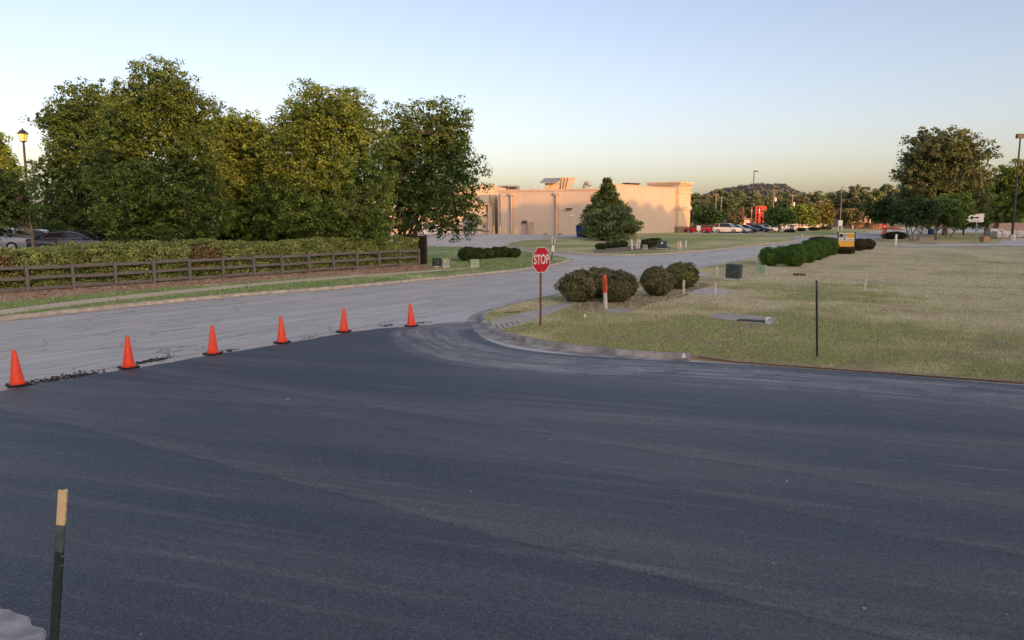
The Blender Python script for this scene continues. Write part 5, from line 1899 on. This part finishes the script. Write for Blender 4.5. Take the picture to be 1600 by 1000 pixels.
LG = 'cars parked behind the hedge'
for px, Yd, kind, pk, rz, lab in ((116, 47.5, 'sedan', 'navy', R(8), 'dark navy saloon car with bright window trim above the hedge'), (64, 51.5, 'sedan', 'grey', R(10), 'pale grey saloon car behind the dark navy one'), (22, 52.5, 'sedan', 'silver', R(14), 'silver saloon car above the hedge below the street lantern'), (-30, 56, 'suv', 'red', R(14), 'red car barely showing beside the silver saloon')):
    p = up(px, 375, Yd)
    car(kind, lab, (p.x, Yd, 1.27), rz, pk, LG)
p = up(30, 366, 60)
car('suv', 'white car with only its roof showing behind the silver saloon', (p.x, 60, 1.15), R(100), 'white', LG)

RG = 'cars parked in the far store lot'
cars = [(1090, 364, 'sedan', 'red', 150, 'red saloon car closest to the corner tower'), (1107, 361.5, 'suv', 'white', 125, 'white car just behind the red saloon'), (1121, 363.6, 'sedan', 'silver', -40, 'silver saloon between the red car and the white one'), (1137, 364.3, 'suv', 'white', -35, 'large white crossover in the middle of the far car row'),
        (1151, 364, 'sedan', 'silver', -35, 'silver saloon next to the large white crossover'), (1164, 363.8, 'sedan', 'black', -32, 'black saloon just short of the slim lamp post'), (1183, 363.4, 'sedan', 'navy', -30, 'dark blue saloon just past the slim lamp post'), (1196, 362.4, 'sedan', 'white', -34, 'white saloon tucked behind the dark blue one'),
        (1201, 361.8, 'suv', 'blue', -30, 'grey-blue crossover near the small lot tree'), (1127, 359.6, 'suv', 'black', 60, 'black crossover behind the white one'), (1175, 359.5, 'suv', 'red', 60, 'red crossover seen over the black saloon')]
for px, py, kind, pk, rz, lab in cars:
    p = at(px, py)
    car(kind, lab, p, R(rz), pk, RG)
p = at(1600, 361.5)
car('suv', 'dark blue pickup-like vehicle beyond the stacked pallets', (p.x, 122, gz(p.x, 122)), R(-100), 'navy', 'vehicles beyond the pallets')

# flat trailer and truck by the loading bay
p = at(722, 369)
tr = thing('flatbed_trailer', 'low dark flatbed trailer parked at the loading bay', 'trailer', (p.x, 117, gz(p.x, 117)), R(4))
MB().box((0, 0, .72), (5.4, 1.9, .14)).build('deck', MAT['dark'], tr)
MB().box((0, -.96, .84), (5.4, .05, .14)).build('side_rail', MAT['dark'], tr)
MB().box((3.2, 0, .6), (1.4, .12, .12)).build('drawbar', MAT['dark'], tr)
for xw in (-.45, .45):
    for s in (-1, 1):
        w = MB().tube([(xw + .8, s * .8, .38), (xw + .8, s * 1.02, .38)], .38, 16).build('wheel', MAT['tyre'], tr, 40)
        MB().tube([(xw + .8, s * 1.0, .38), (xw + .8, s * 1.03, .38)], .22, 12).build('rim', MAT['rim'], w, 40)
p = at(668, 369)
car('suv', 'white truck glimpsed through the stems of the open maple', (p.x, 117, gz(p.x, 117)), R(4), 'white', 'vehicles at the loading bay')


# ------------------------------------------------------------------ trees in the middle and on the right
tree('conical_tree', 'pointed conical evergreen with golden top in front of the store', 103, 896, 1000, 276, 372, 950, 372, ((0.10, 0.14, 0.035), (0.29, 0.33, 0.085)), 1, .16, n_lobes=8, shape='cone', seed=1, shell=.3, dense=1.3)
tree('round_tree', 'rounded dark tree standing just before the conical evergreen', 95, 910, 1002, 322, 378, 959, 379, ((0.095, 0.145, 0.06), (0.26, 0.33, 0.135)), 1, .09, n_lobes=8, shape='round', seed=2, dense=1.3)
RT = 'trees beside the road by the pallets'
tree('oak_tree', 'tall wide oak towering over the small dark trees', 112, 1394, 1552, 200, 338, 1476, 368, ((0.085, 0.115, 0.045), (0.26, 0.29, 0.115)), 1, .42, seed=3, n_lobes=14, dense=1.35, kbias=.05)
tree('oak_tree', 'golden green tree behind the tall lamp pole', 118, 1530, 1650, 247, 352, 1556, 368, OLIVE, 1, .34, seed=4, n_lobes=10)
for px, Yd, a, b, t, bt, base, st, pal, lab in ((1383, 118, 1347, 1424, 306, 358, 372, 1, ((0.059, 0.099, 0.021), (0.145, 0.205, 0.046)), 'lighter green small tree nearest the clay heap'), (1427, 93, 1390, 1472, 306, 361, 376, 3, DEEP, 'small dark tree with several pale stems by the road'),
                                                (1462, 96, 1432, 1506, 306, 362, 374, 1, GREEN, 'small dark tree next to the many-stemmed one'), (1482, 104, 1440, 1530, 298, 358, 371, 2, OLIVE, 'small golden-topped tree just below the tall oak'), (1505, 112, 1478, 1548, 312, 366, 369, 1, GREEN, 'small dark tree behind the white board sign')):
    tree('small_tree', lab, Yd, a, b, t, bt, px, base, pal, st, .16, n_lobes=8, shape='umbrella', group=RT, seed=px, bark='bark_pale' if st > 1 else 'bark', dense=1.2)
LT = 'small trees around the far store lot'
for px, Yd, a, b, t, bt, pal, lab in ((1104, 152, 1076, 1134, 321, 358, GREEN, 'wide dark lot tree beside the corner tower'), (1146, 172, 1131, 1162, 330, 357, BROWNISH, 'rust-tinged small tree behind the white crossover'), (1217, 140, 1189, 1242, 323, 358, GREEN, 'flat-crowned dark lot tree with a thin bare trunk'),
                                      (1248, 160, 1226, 1276, 316, 356, OLIVE, 'golden-topped lot tree behind the blue sign'), (1268, 168, 1240, 1290, 318, 355, YELLOWISH, 'yellow-leaved lot tree in the middle of its group'), (1287, 178, 1264, 1308, 319, 354, YELLOWISH, 'yellow-leaved lot tree nearest the tall grey lamp'),
                                      (1322, 200, 1304, 1348, 323, 356, BROWNISH, 'brownish small tree by the white twin-legged sign')):
    tree('lot_tree', lab, Yd, a, b, t, bt, px, 362, pal, 1, .14, n_lobes=7, shape='umbrella', group=LT, seed=px, dense=1.3)

# distant woodland: shared crowns
protos = []
for i, pal in enumerate((((0.12, 0.155, 0.06), (0.31, 0.36, 0.14)), ((0.07, 0.11, 0.05), (0.20, 0.27, 0.11)), ((0.14, 0.15, 0.08), (0.26, 0.275, 0.14)), ((0.09, 0.125, 0.06), (0.23, 0.27, 0.125)))):
    lob = [((0, 0, 6.5), (3.6, 3.4, 4.2)), ((1.6, .5, 5.2), (2.6, 2.6, 3.0)), ((-1.7, -.4, 5.0), (2.6, 2.6, 3.0)), ((.3, 0, 9.0), (2.2, 2.2, 2.2))]
    Cc, P, N, ids = crown_points(lob, 150, 18, 1.15, .45)
    kc = np.clip(rng.normal(.45, .28, 150), 0, 1)
    cm = leaf_mesh('far_crown', P, N, .85 * rng.uniform(.7, 1.3, len(P)), palette(len(P), pal[0], pal[1], np.clip(kc[ids] + rng.normal(0, .15, len(P)), 0, 1), .2), MAT['leaf'])
    tmm = MB().tube([(0, 0, -.5), (0, 0, 3), (.3, .2, 8)], [.35, .28, .08], 6).mesh('far_trunk', MAT['bark'])
    protos.append((cm, tmm))
FAR = 'trees of the distant woodland'
farl = ['olive tree in the distant woodland beyond the store lot', 'dark green tree in the distant woodland beyond the store lot', 'brownish tree in the distant woodland beyond the store lot', 'dull green tree in the distant woodland beyond the store lot']
random.seed(5)
far_spots = []
for i in range(16):
    far_spots.append((1078 + i * 12.5 + random.uniform(-4, 4), random.uniform(255, 275), random.uniform(305, 313)))
for i in range(18):
    far_spots.append((1070 + i * 19 + random.uniform(-6, 6), random.uniform(330, 380), random.uniform(297, 307)))
for px, top in ((1262, 303), (1280, 300), (1300, 302), (1318, 297), (1336, 291), (1352, 294), (1368, 297), (1384, 288), (1398, 296), (1412, 300)):
    far_spots.append((px, random.uniform(285, 330), top))
for i in range(9):
    far_spots.append((1505 + i * 16, random.uniform(190, 220), random.uniform(322, 332)))
for i, (px, Yd, top) in enumerate(far_spots):
    k = i % 4 if px < 1500 else (1 if i % 2 else 3)
    p = up(px, top, Yd)
    s = (p.z - 1.15) / 11.3
    root = thing('woodland_tree', farl[k] if px < 1500 else 'dark tree in the shade behind the stacked pallets', 'tree', (p.x, Yd, 1.15), random.uniform(0, 6.3), FAR if px < 1500 else 'dark trees behind the pallets')
    link_mesh('crown', protos[k][0], None, root)
    link_mesh('trunk', protos[k][1], None, root)
    root.scale = (s * random.uniform(.95, 1.3), s * random.uniform(.95, 1.3), s)

# wooded hill
hx = np.linspace(120, 560, 70)
hy = np.linspace(760, 1300, 34)
X, Y = np.meshgrid(hx, hy)


def hill_h(x, y):
    u = 800 + x / y * 1200 * .99
    prof = np.interp(u, [1040, 1085, 1115, 1150, 1180, 1215, 1235, 1262, 1290, 1400], [22, 25, 33, 38, 40.5, 39, 33, 22, 17, 12])
    return 1.2 + prof * np.exp(-((y - 930) / 150) ** 2)


Z = hill_h(X, Y)
nx, ny = len(hx), len(hy)
me = bpy.data.meshes.new('wooded_hill')
me.from_pydata([tuple(v) for v in np.stack([X, Y, Z], -1).reshape(-1, 3)], [], [(j * nx + i, j * nx + i + 1, (j + 1) * nx + i + 1, (j + 1) * nx + i) for j in range(ny - 1) for i in range(nx - 1)])
me.materials.append(M('hill_undergrowth', (0.05, 0.06, 0.03), (0.07, 0.07, 0.04), .02, 1.0))
tag(link_mesh('wooded_hill', me), kind='structure')
n = 2600
xx = rng.uniform(125, 555, n)
yy = rng.uniform(765, 1010, n)
zz = hill_h(xx, yy)
ids = np.repeat(np.arange(n), 36)
e = rng.normal(size=(len(ids), 3))
e[:, 2] = np.abs(e[:, 2])
e /= np.linalg.norm(e, axis=1, keepdims=True)
rad = rng.uniform(3.0, 6.0, n)
P = np.column_stack([xx, yy, zz + 1.0])[ids] + e * (rad[ids] * (.7 + .3 * rng.random(len(ids))))[:, None]
kc = rng.random(n)
cols = palette(len(ids), (0.12, 0.14, 0.135), (0.17, 0.195, 0.19), np.clip(kc[ids] + rng.normal(0, .12, len(ids)), 0, 1), .15)  # grey-blue leaf colour stands in for distance haze
tag(link_mesh('hill_forest', leaf_mesh('hill_forest', P, e + rng.normal(0, .35, e.shape), 2.7 * rng.uniform(.7, 1.3, len(ids)), cols, MAT['leaf'], .8)), kind='stuff')


# ------------------------------------------------------------------ lamp posts, poles, wires
def lamp_post(label, px, py0, py1, Yd, r, mat, heads=1, base=0.0, zb=None, hw=.5):
    p = up(px, py1, Yd)
    z0 = gz(p.x, Yd) if zb is None else zb
    h = up(px, py0, Yd).z - z0
    root = thing('lamp_post', label, 'lamp post', (p.x, Yd, z0))
    if base:
        MB().lathe([(.42, -.1), (.42, base), (.38, base + .04), (.1, base + .05)], 16).build('footing', MAT['concrete'], root, 40)
    MB().tube([(0, 0, base), (0, 0, h)], [r, r * .6], 10).build('pole', MAT[mat], root, 50)
    if heads == 1:
        MB().box((hw * .6, 0, h + .05), (hw * 1.3, .35, .2)).build('lamp_head', MAT[mat], root)
    else:
        MB().box((0, 0, h + .05), (2.0 * hw, .5, .42)).build('lamp_head', MAT[mat], root)
        MB().box((0, 0, h + .32), (1.9 * hw, .45, .1)).build('head_cap', MAT['dark'], root)
    return root


lamp_post('tall dark lamp pole on a round concrete footing by the pallets', 1580.5, 214, 381, 96, .15, 'dark', 2, .75, hw=.45)
lamp_post('distant lamp pole whose head shows beside the tall dark pole', 1587, 252, 362, 150, .12, 'dark', 2, .0, hw=.7)
lamp_post('slim brown lamp post between the black and dark blue saloons', 1174.5, 268, 366, 134, .11, 'bronze', 1, .0, hw=.55)
lamp_post('slender grey lamp post behind the white twin-legged sign', 1312, 293, 360, 160, .10, 'polegrey', 1, hw=.5)
# street lantern
pl = up(50, 375, 57)
pt = up(40, 200, 57)
ln = thing('street_lantern', 'black street lantern with amber glass rising beside the broad dark maple', 'street lamp', (pl.x - .05, 57, 1.1))
h = pt.z - 1.1
MB().lathe([(.14, 0), (.14, .5), (.09, .6), (.075, h - 1.3), (.06, h - 1.05), (.12, h - 1.0), (.06, h - .95)], 12).build('pole', MAT['dark'], ln, 40)
MB().loft([[(-.13, -.13, h - .92), (.13, -.13, h - .92), (.13, .13, h - .92), (-.13, .13, h - .92)], [(-.22, -.22, h - .42), (.22, -.22, h - .42), (.22, .22, h - .42), (-.22, .22, h - .42)]]).build('lantern_glass', MAT['glow'], ln)
mb = MB()
for sx in (-1, 1):
    for sy in (-1, 1):
        mb.tube([(sx * .135, sy * .135, h - .94), (sx * .225, sy * .225, h - .41)], .016, 5)
mb.box((0, 0, h - .95), (.32, .32, .05)).build('lantern_frame', MAT['dark'], ln)
MB().loft([[(-.29, -.29, h - .42), (.29, -.29, h - .42), (.29, .29, h - .42), (-.29, .29, h - .42)], [(-.14, -.14, h - .2), (.14, -.14, h - .2), (.14, .14, h - .2), (-.14, .14, h - .2)], [(-.04, -.04, h - .1), (.04, -.04, h - .1), (.04, .04, h - .1), (-.04, .04, h - .1)]]).build('lantern_roof', MAT['dark'], ln)
MB().lathe([(.03, h - .1), (.05, h - .05), (.02, h), (.005, h + .03)], 8).build('finial', MAT['dark'], ln)

UP = 'timber utility poles in front of the distant woodland'
wires = []
for px, top, Yd, lab in ((1119, 302, 238, 'timber utility pole behind the wide dark lot tree'), (1127.5, 306, 246, 'thinner timber utility pole beside another near the lot tree'), (1209.5, 295, 225, 'timber utility pole with a pale transformer can above the red frame'), (1238.5, 303, 240, 'timber utility pole with white fittings over the yellow trees'), (1283, 312, 235, 'short timber utility pole over the yellow-leaved lot tree')):
    p = up(px, top, Yd)
    root = thing('utility_pole', lab, 'utility pole', (p.x, Yd, 1.15), 0, UP)
    hh = p.z - 1.15
    MB().tube([(0, 0, 0), (0, 0, hh)], [.2, .13], 8).build('pole', MAT['wood_pole'], root)
    MB().box((0, 0, hh - .5), (2.0, .12, .14)).build('crossarm', MAT['wood_pole'], root)
    if 'can' in lab or 'fittings' in lab:
        MB().lathe([(.32, hh - 3.6), (.34, hh - 2.7), (.2, hh - 2.55)], 10, (.45, -.2, 0)).build('transformer', MAT['white'], root)
    wires.append((p.x, Yd, hh + 1.15 - .4))
xs = [-20, 300]
for z, lab in ((310.5, 'uppermost overhead cable before the distant woodland'), (315.5, 'second overhead cable before the distant woodland'), (325, 'lowest overhead cable before the distant woodland')):
    a, b = up(1060, z - .5, 236), up(1420, z, 236)
    mb = MB()
    pts = [a.lerp(b, t) - Vector((0, 0, 1.2 * math.sin(math.pi * ((t * 4) % 1)))) for t in np.linspace(0, 1, 25)]
    mb.tube(pts, .035, 4)
    o = mb.build('overhead_cable', MAT['wire'])
    tag(o, lab, 'cable', 'overhead cables before the distant woodland')

# red steel frame
p = at(1184, 357.5)
rf = thing('red_frame_tower', 'tall bright red steel frame standing behind the parked cars', 'steel frame', (up(1182, 340, 185).x, 185, 1.15), R(12))
hF = up(1184, 322, 185).z - 1.15
for x in (-1.6, -.5, .3, 1.4):
    for y in (-.5,) if x < 0 else (-.5, .9):
        MB().box((x, y, hF / 2), (.2, .2, hF * (1 if x > -1 else .93))).build('column', MAT['red_steel'], rf)
for z in (.97, .84, .70):
    MB().box((.75, -.55, hF * z), (2.7, .14, .18)).build('crossbeam', MAT['red_steel'], rf)
MB().box((1.5, 0, hF * .93), (1.6, 1.2, .4)).build('head_beam', MAT['red_steel'], rf)
for z in (.7, .8):
    MB().bar((.3, -.6, hF * z), (1.4, -.6, hF * (z - .16)), .14, .14).build('brace', MAT['red_steel'], rf)
for x in (-1.6, .3):
    MB().box((x, -.64, hF * .80), (.16, .06, 1.0)).build('white_panel', MAT['white'], rf)
p = up(1160, 357, 186)
rq = thing('red_pole', 'single slim red mast beside the red steel frame', 'mast', (p.x, 186, 1.15))
MB().tube([(0, 0, 0), (0, 0, up(1160, 323, 186).z - 1.15)], [.16, .12], 8).build('shaft', MAT['red_steel'], rq)
MB().box((.3, 0, 2.9), (.7, .3, .5)).build('lamp_box', MAT['white'], rq)


# small signs in the distance
def board(label, px0, px1, py0, py1, base, Yd, mat, legs=2, rz=0.0, legm='white', cat='sign', extra=None):
    a, b = up(px0, py1, Yd), up(px1, py0, Yd)
    z0 = gz((a.x + b.x) / 2, Yd)
    w, h = b.x - a.x, b.z - a.z
    root = thing('board_sign', label, cat, ((a.x + b.x) / 2, Yd, z0), rz)
    MB().box((0, 0, a.z - z0 + h / 2), (w, .14, h)).build('sign_board', MAT[mat], root)
    xs = (-w * .42, w * .42) if legs == 2 else (0.0,)
    for x in xs:
        MB().box((x, .02, (a.z - z0) / 2), (.14, .13, a.z - z0 + .004)).build('post', MAT[legm], root)
    return root, w, h, a.z - z0


board('white sign box on a post in front of the red saloon', 1088.5, 1095, 352.5, 360, 365, 134, 'white', 1)
board('white twin-legged sign panel beside the slender grey lamp post', 1309.5, 1316.5, 344, 353, 358.5, 158, 'white', 2)
sg, w, h, z = board('bright blue sign panel with white side by the yellow trees', 1234, 1244, 351.5, 360.5, 361, 170, 'blue_sign', 2, legm='blue_sign')
MB().box((w * .33, -.09, z + h / 2), (w * .32, .03, h)).build('white_panel', MAT['white'], sg)
MB().box((0, -.09, z + h * .55), (w * .05, .02, h * .5)).build('divider', MAT['whitedull'], sg)
sg, w, h, z = board('blue notice panel under the small dark roadside trees', 1449.5, 1460, 357, 366.5, 368, 118, 'blue_sign', 2, legm='blue_sign')
MB().box((w * .25, -.09, z + h * .5), (w * .3, .02, h * .6)).build('print_panel', MAT['blueink'], sg)
p = at(1380, 378, .1)
zt = up(1382, 350, p.y).z
rs_ = thing('red_sign', 'small red sign on a thin pole across from the clay heap', 'sign', p)
hh = zt - p.z
MB().tube([(0, 0, 0), (0, 0, hh)], .03, 6).build('post', MAT['dark'], rs_)
o = oct_plate(.34, -.05, -.04).build('sign_panel', MAT['red'], rs_)
o.location = (0, 0, hh - .3)
MB().box((0, -.045, hh - .95), (.42, .01, .4)).build('plate', MAT['redink'], rs_)
MB().box((.02, -.056, hh - .3), (.3, .006, .12)).build('print_panel', MAT['white'], rs_)
# small white oval sign
p = at(1225.5, 361)
sv = thing('oval_sign', 'pale oval sign leaning on a post next to the blue sign panel', 'sign', p)
MB().box((0, 0, .6), (.3, .15, 1.2)).build('post', MAT['white'], sv)
mb = MB()
rg = [[(math.cos(a) * .32, y, 1.7 + math.sin(a) * .75) for a in np.linspace(0, 2 * math.pi, 14, endpoint=False)] for y in (-.05, .05)]
mb.loft(rg).build('sign_panel', MAT['whitedull'], sv)
# board with emblem on a tall pole
p = at(1524, 376.5, .115)
a, b = up(1509.5, 347, p.y), up(1537.5, 333.5, p.y)
wb = thing('pole_sign', 'pale board sign with dark emblem on a slim pole by the cardboard box', 'sign', p)
z0 = a.z - p.z
hB = b.z - a.z
wB_ = b.x - a.x
MB().tube([(0, 0.02, 0), (0, 0.02, z0 + hB * .5)], .07, 8).build('post', MAT['blueink'], wb)
ofs = (a.x + b.x) / 2 - p.x
mb = MB()
out_ = [(-wB_ / 2, .25), (-wB_ * .36, .12), (-wB_ * .3, 0), (wB_ / 2, 0), (wB_ / 2, .98), (wB_ * .36, 1.0), (.1 * wB_, .93), (-wB_ * .08, .8), (-wB_ * .3, .82), (-wB_ * .4, .62), (-wB_ * .37, .36)]
out_ = [(x + ofs, z0 + zz * hB) for x, zz in out_]
mb.loft([[(x, y, z) for x, z in out_] for y in (-.06, 0)]).build('sign_board', MAT['white'], wb)
mb = MB()
for cx, r_ in ((-.20, .17), (.05, .10), (.13, .10), (-.05, .07)):
    rg = [[(ofs + wB_ * cx + math.cos(q) * wB_ * r_ * .7, y, z0 + hB * .5 + math.sin(q) * hB * r_ * 1.1) for q in np.linspace(0, 2 * math.pi, 10, endpoint=False)] for y in (-.075 - abs(cx) * .02, -.062)]
    mb.loft(rg)
mb.build('emblem', MAT['dark'], wb)
MB().box((ofs, -.066, z0 + hB * .15), (wB_ * .6, .008, hB * .08)).build('print_line', MAT['blueink'], wb)

# pallets and box
p = at(1538, 378.5, .13)
cb = thing('cardboard_box', 'open brown cardboard carton on the grass below the pole sign', 'box', (p.x, p.y, p.z), R(12))
s = p.y / 1200
MB().box((0, 0, 4.6 * s), (10 * s, 9 * s, 9.2 * s)).build('carton', MAT['card'], cb)
for sx in (-1, 1):
    MB().box((sx * 5.6 * s, 0, 9.3 * s), (2.4 * s, 9 * s, .02)).build('flap', MAT['card'], cb)
PG = 'pallets of stone stacked in the side yard'
for px, py, Yd, w, h, mat, lab in ((1555, 375, 104, 2.0, 1.1, 'wrap', 'pallet of stone in crumpled plastic wrap nearest the carton'), (1567, 376, 101, 2.6, .95, 'wrap', 'long low pallet load in shiny plastic wrap'), (1591, 376, 103, 2.6, .9, 'wrap', 'plastic wrapped pallet load beyond the concrete lamp footing'),
                                   (1549, 366, 112, 1.7, 1.7, 'pinkstone', 'square stack of pinkish blocks behind the wrapped loads'), (1572, 366, 111, 2.9, 1.75, 'pinkstone', 'wide stack of pinkish blocks beside the square one'), (1590, 364, 113, 2.0, 1.7, 'pinkstone', 'stack of pinkish blocks behind the tall dark pole')):
    x = up(px, 370, Yd).x
    z0 = gz(x, Yd) + .12
    r_ = thing('stone_pallet', lab, 'pallet load', (x, Yd, z0), R(random.uniform(-8, 8)), PG)
    MB().box((0, 0, .07), (w, 1.1, .14)).build('pallet', MAT['wood_pole'], r_)
    if mat == 'wrap':
        mb = MB()
        rings = []
        for k in range(9):
            xx_ = -w / 2 + w * k / 8
            rings.append([(xx_ + random.uniform(-.05, .05), -.55 + random.uniform(-.06, .06), .14), (xx_, -.55 + random.uniform(-.08, .08), h * .6), (xx_ + random.uniform(-.05, .05), -.42, h + random.uniform(-.14, .1)), (xx_, .42, h + random.uniform(-.14, .1)), (xx_, .55, h * .6), (xx_, .55, .14)])
        mb.loft(rings)
        mb.build('wrapped_load', MAT[mat], r_)
    else:
        for k in range(4):
            hk = (h - .14) / 4
            MB().box((random.uniform(-.03, .03), 0, .14 + hk * (k + .5)), (w * .98, 1.05, hk - .03)).build('course', MAT[mat], r_)
        MB().box((0, 0, h + .02), (w * 1.0, 1.07, .03)).build('cover', MAT['wrap'], r_)

# clay heaps, far low buildings
for px0, px1, top, Yd, lab in ((1326, 1362, 347, 205, 'long red clay heap behind the small white stake'), (1350, 1392, 349, 195, 'orange clay heap nearest the small red sign'), (1384, 1404, 354, 185, 'low pale rubble heap where the road bends')):
    a, b = up(px0, 357, Yd), up(px1, top, Yd)
    r_ = thing('clay_heap', lab, 'earth heap', ((a.x + b.x) / 2, Yd, 1.15))
    w = (b.x - a.x) / 2
    h = max(.4, b.z - 1.2)
    mb = MB()
    n1, n2 = 18, 9
    vs = []
    for j in range(n2):
        for i in range(n1):
            u, v = i / (n1 - 1) * 2 - 1, j / (n2 - 1) * 2 - 1
            z = h * max(0, 1 - u * u) ** .6 * max(0, 1 - v * v) * (0.65 + .7 * float(vnoise(u * 4 + px0, v * 4, 1.0, 3)))
            vs.append((u * w, v * 5, z - .05))
    mb.add(vs, [(j * n1 + i, j * n1 + i + 1, (j + 1) * n1 + i + 1, (j + 1) * n1 + i) for j in range(n2 - 1) for i in range(n1 - 1)])
    mb.build('earth', MAT['clay'], r_, 50)


def low_building(label, px0, px1, py0, Yd, mat, depth=14, bays=5, eave=.4, roofm='roof_red'):
    a, b = up(px0, 356, Yd), up(px1, py0, Yd)
    w = b.x - a.x
    h = b.z - 1.15
    r_ = thing('low_building', label, 'building', ((a.x + b.x) / 2, Yd + depth / 2, 1.15))
    MB().box((0, 0, (h - .5) / 2), (w, depth, h - .5)).build('wall', MAT[mat], r_)
    MB().box((0, 0, h - .25), (w + eave, depth + eave, .5)).build('roof', MAT[roofm], r_)
    for i in range(bays):
        x = -w / 2 + w * (i + .5) / bays
        f = MB().box((x, -depth / 2 - .03, h * .42), (w / bays * .55, .08, h * .34)).build('window', MAT['whitedull'], r_)
        MB().box((x, -depth / 2 - .09, h * .42), (w / bays * .47, .06, h * .29)).build('pane', MAT['glass'], f)
    return r_


low_building('low tan brick building catching sun behind the clay heaps', 1328, 1362, 326, 262, 'brick_far', bays=4)
low_building('pale peach low shop building behind the rust-tinged tree', 1140, 1172, 341, 225, 'stucco2', bays=4)
low_building('long white low building beyond the lot trees', 1196, 1290, 350, 250, 'whitedull', bays=9, roofm='roofm')
low_building('pinkish low building behind the stacked pallets', 1592, 1640, 338, 190, 'brick_far', bays=4)
# low hedge in the far lot
for i, (px, py, w, h, lab) in enumerate([(1234, 363, 18, 5, 'low brown mound shrub before the blue sign panel'), (1252, 361.5, 20, 6, 'low clipped hedge clump beside the blue sign panel'), (1272, 360.5, 20, 6, 'low clipped hedge clump in the middle of the far lawn'), (1290, 359, 18, 5.5, 'low clipped hedge clump nearest the tall grey lamp')]):
    p = at(px, py, .1)
    s = p.y / 1200
    b = bush('shrub', lab, p, None, None, 0, 0, 'low shrubs on the far lawn', i, meshes=db)
    b.scale = (w / 2 * s, w / 3 * s, h / 2 * s)
p = at(1425, 374.5, .1)
b = bush('shrub', 'low dark hedge clump at the foot of the many-stemmed tree', (p.x - 1.2, p.y + 2, p.z), None, None, 0, 0, None, .4, meshes=db)
b.scale = (1.8, 1.2, .5)

# ------------------------------------------------------------------ unseen wood added behind the viewer, shaped to keep the low sun off the ground
ts = np.array([to_sun.x, to_sun.y]) / math.hypot(to_sun.x, to_sun.y)
tp = np.array([-ts[1], ts[0]])
mb = MB()
random.seed(3)
lamb = math.tan(R(SUN_EL))


WT = [-80, -30, -8, 0, 5, 10, 17, 22, 27, 50, 66, 72, 80, 87, 93, 98, 102, 105, 108, 113, 125, 132, 138, 150, 190, 300]
WZ = [0.2, 3.2, 2.8, 5.0, 6.9, 5.2, 5.4, 6.6, 8.8, 7.8, 5.9, 6.3, 7.0, 6.0, 5.2, 5.2, 2.4, 0.7, 2.1, 6.6, 5.2, 2.3, 3.2, 3.2, 2.5, 0.0]
WS = [-54, -54, -85, -70, -53, -54, -54, -55, -57, -75, -105, -98, -94, -97, -99, -101, -95, -87, -80, -62, -75, -85, -104, -104, -104, -104]


def need(t):
    # height of the added wood along its length: its shade ends WZ metres up at the distance WS beyond the viewer
    return float(np.interp(t, WT, WZ)) + (S0 - float(np.interp(t, WT, WS))) * lamb


S0 = 120.0
Vw, Cw = [], []
for t in np.arange(-90, 300, 2.2):
    H = need(t) + random.gauss(0, .4)
    for k in range(12):
        q = ts * (S0 + random.uniform(-2.5, 2.5)) + tp * (t + random.uniform(-1, 1))
        r_ = random.uniform(2.2, 3.2)
        zc = H - r_ - k * (H / 12.3)
        if zc < 0:
            continue
        m = 10
        rings = []
        for i in range(6):
            a = -math.pi / 2 + math.pi * (i + .15) / 5.3
            a = min(a, math.pi / 2 - .05)
            rr = r_ * math.cos(a)
            rings.append([(q[0] + rr * math.cos(2 * math.pi * j / m) * random.uniform(.85, 1.15), q[1] + rr * math.sin(2 * math.pi * j / m) * random.uniform(.85, 1.15), zc + r_ * (1.25 if k else 1.0) * math.sin(a) * random.uniform(.92, 1.06) * (1.5 if k else 1)) for j in range(m)])
        mb.loft(rings)
tag(mb.build('sun_blocker', MAT['core']), kind='stuff')
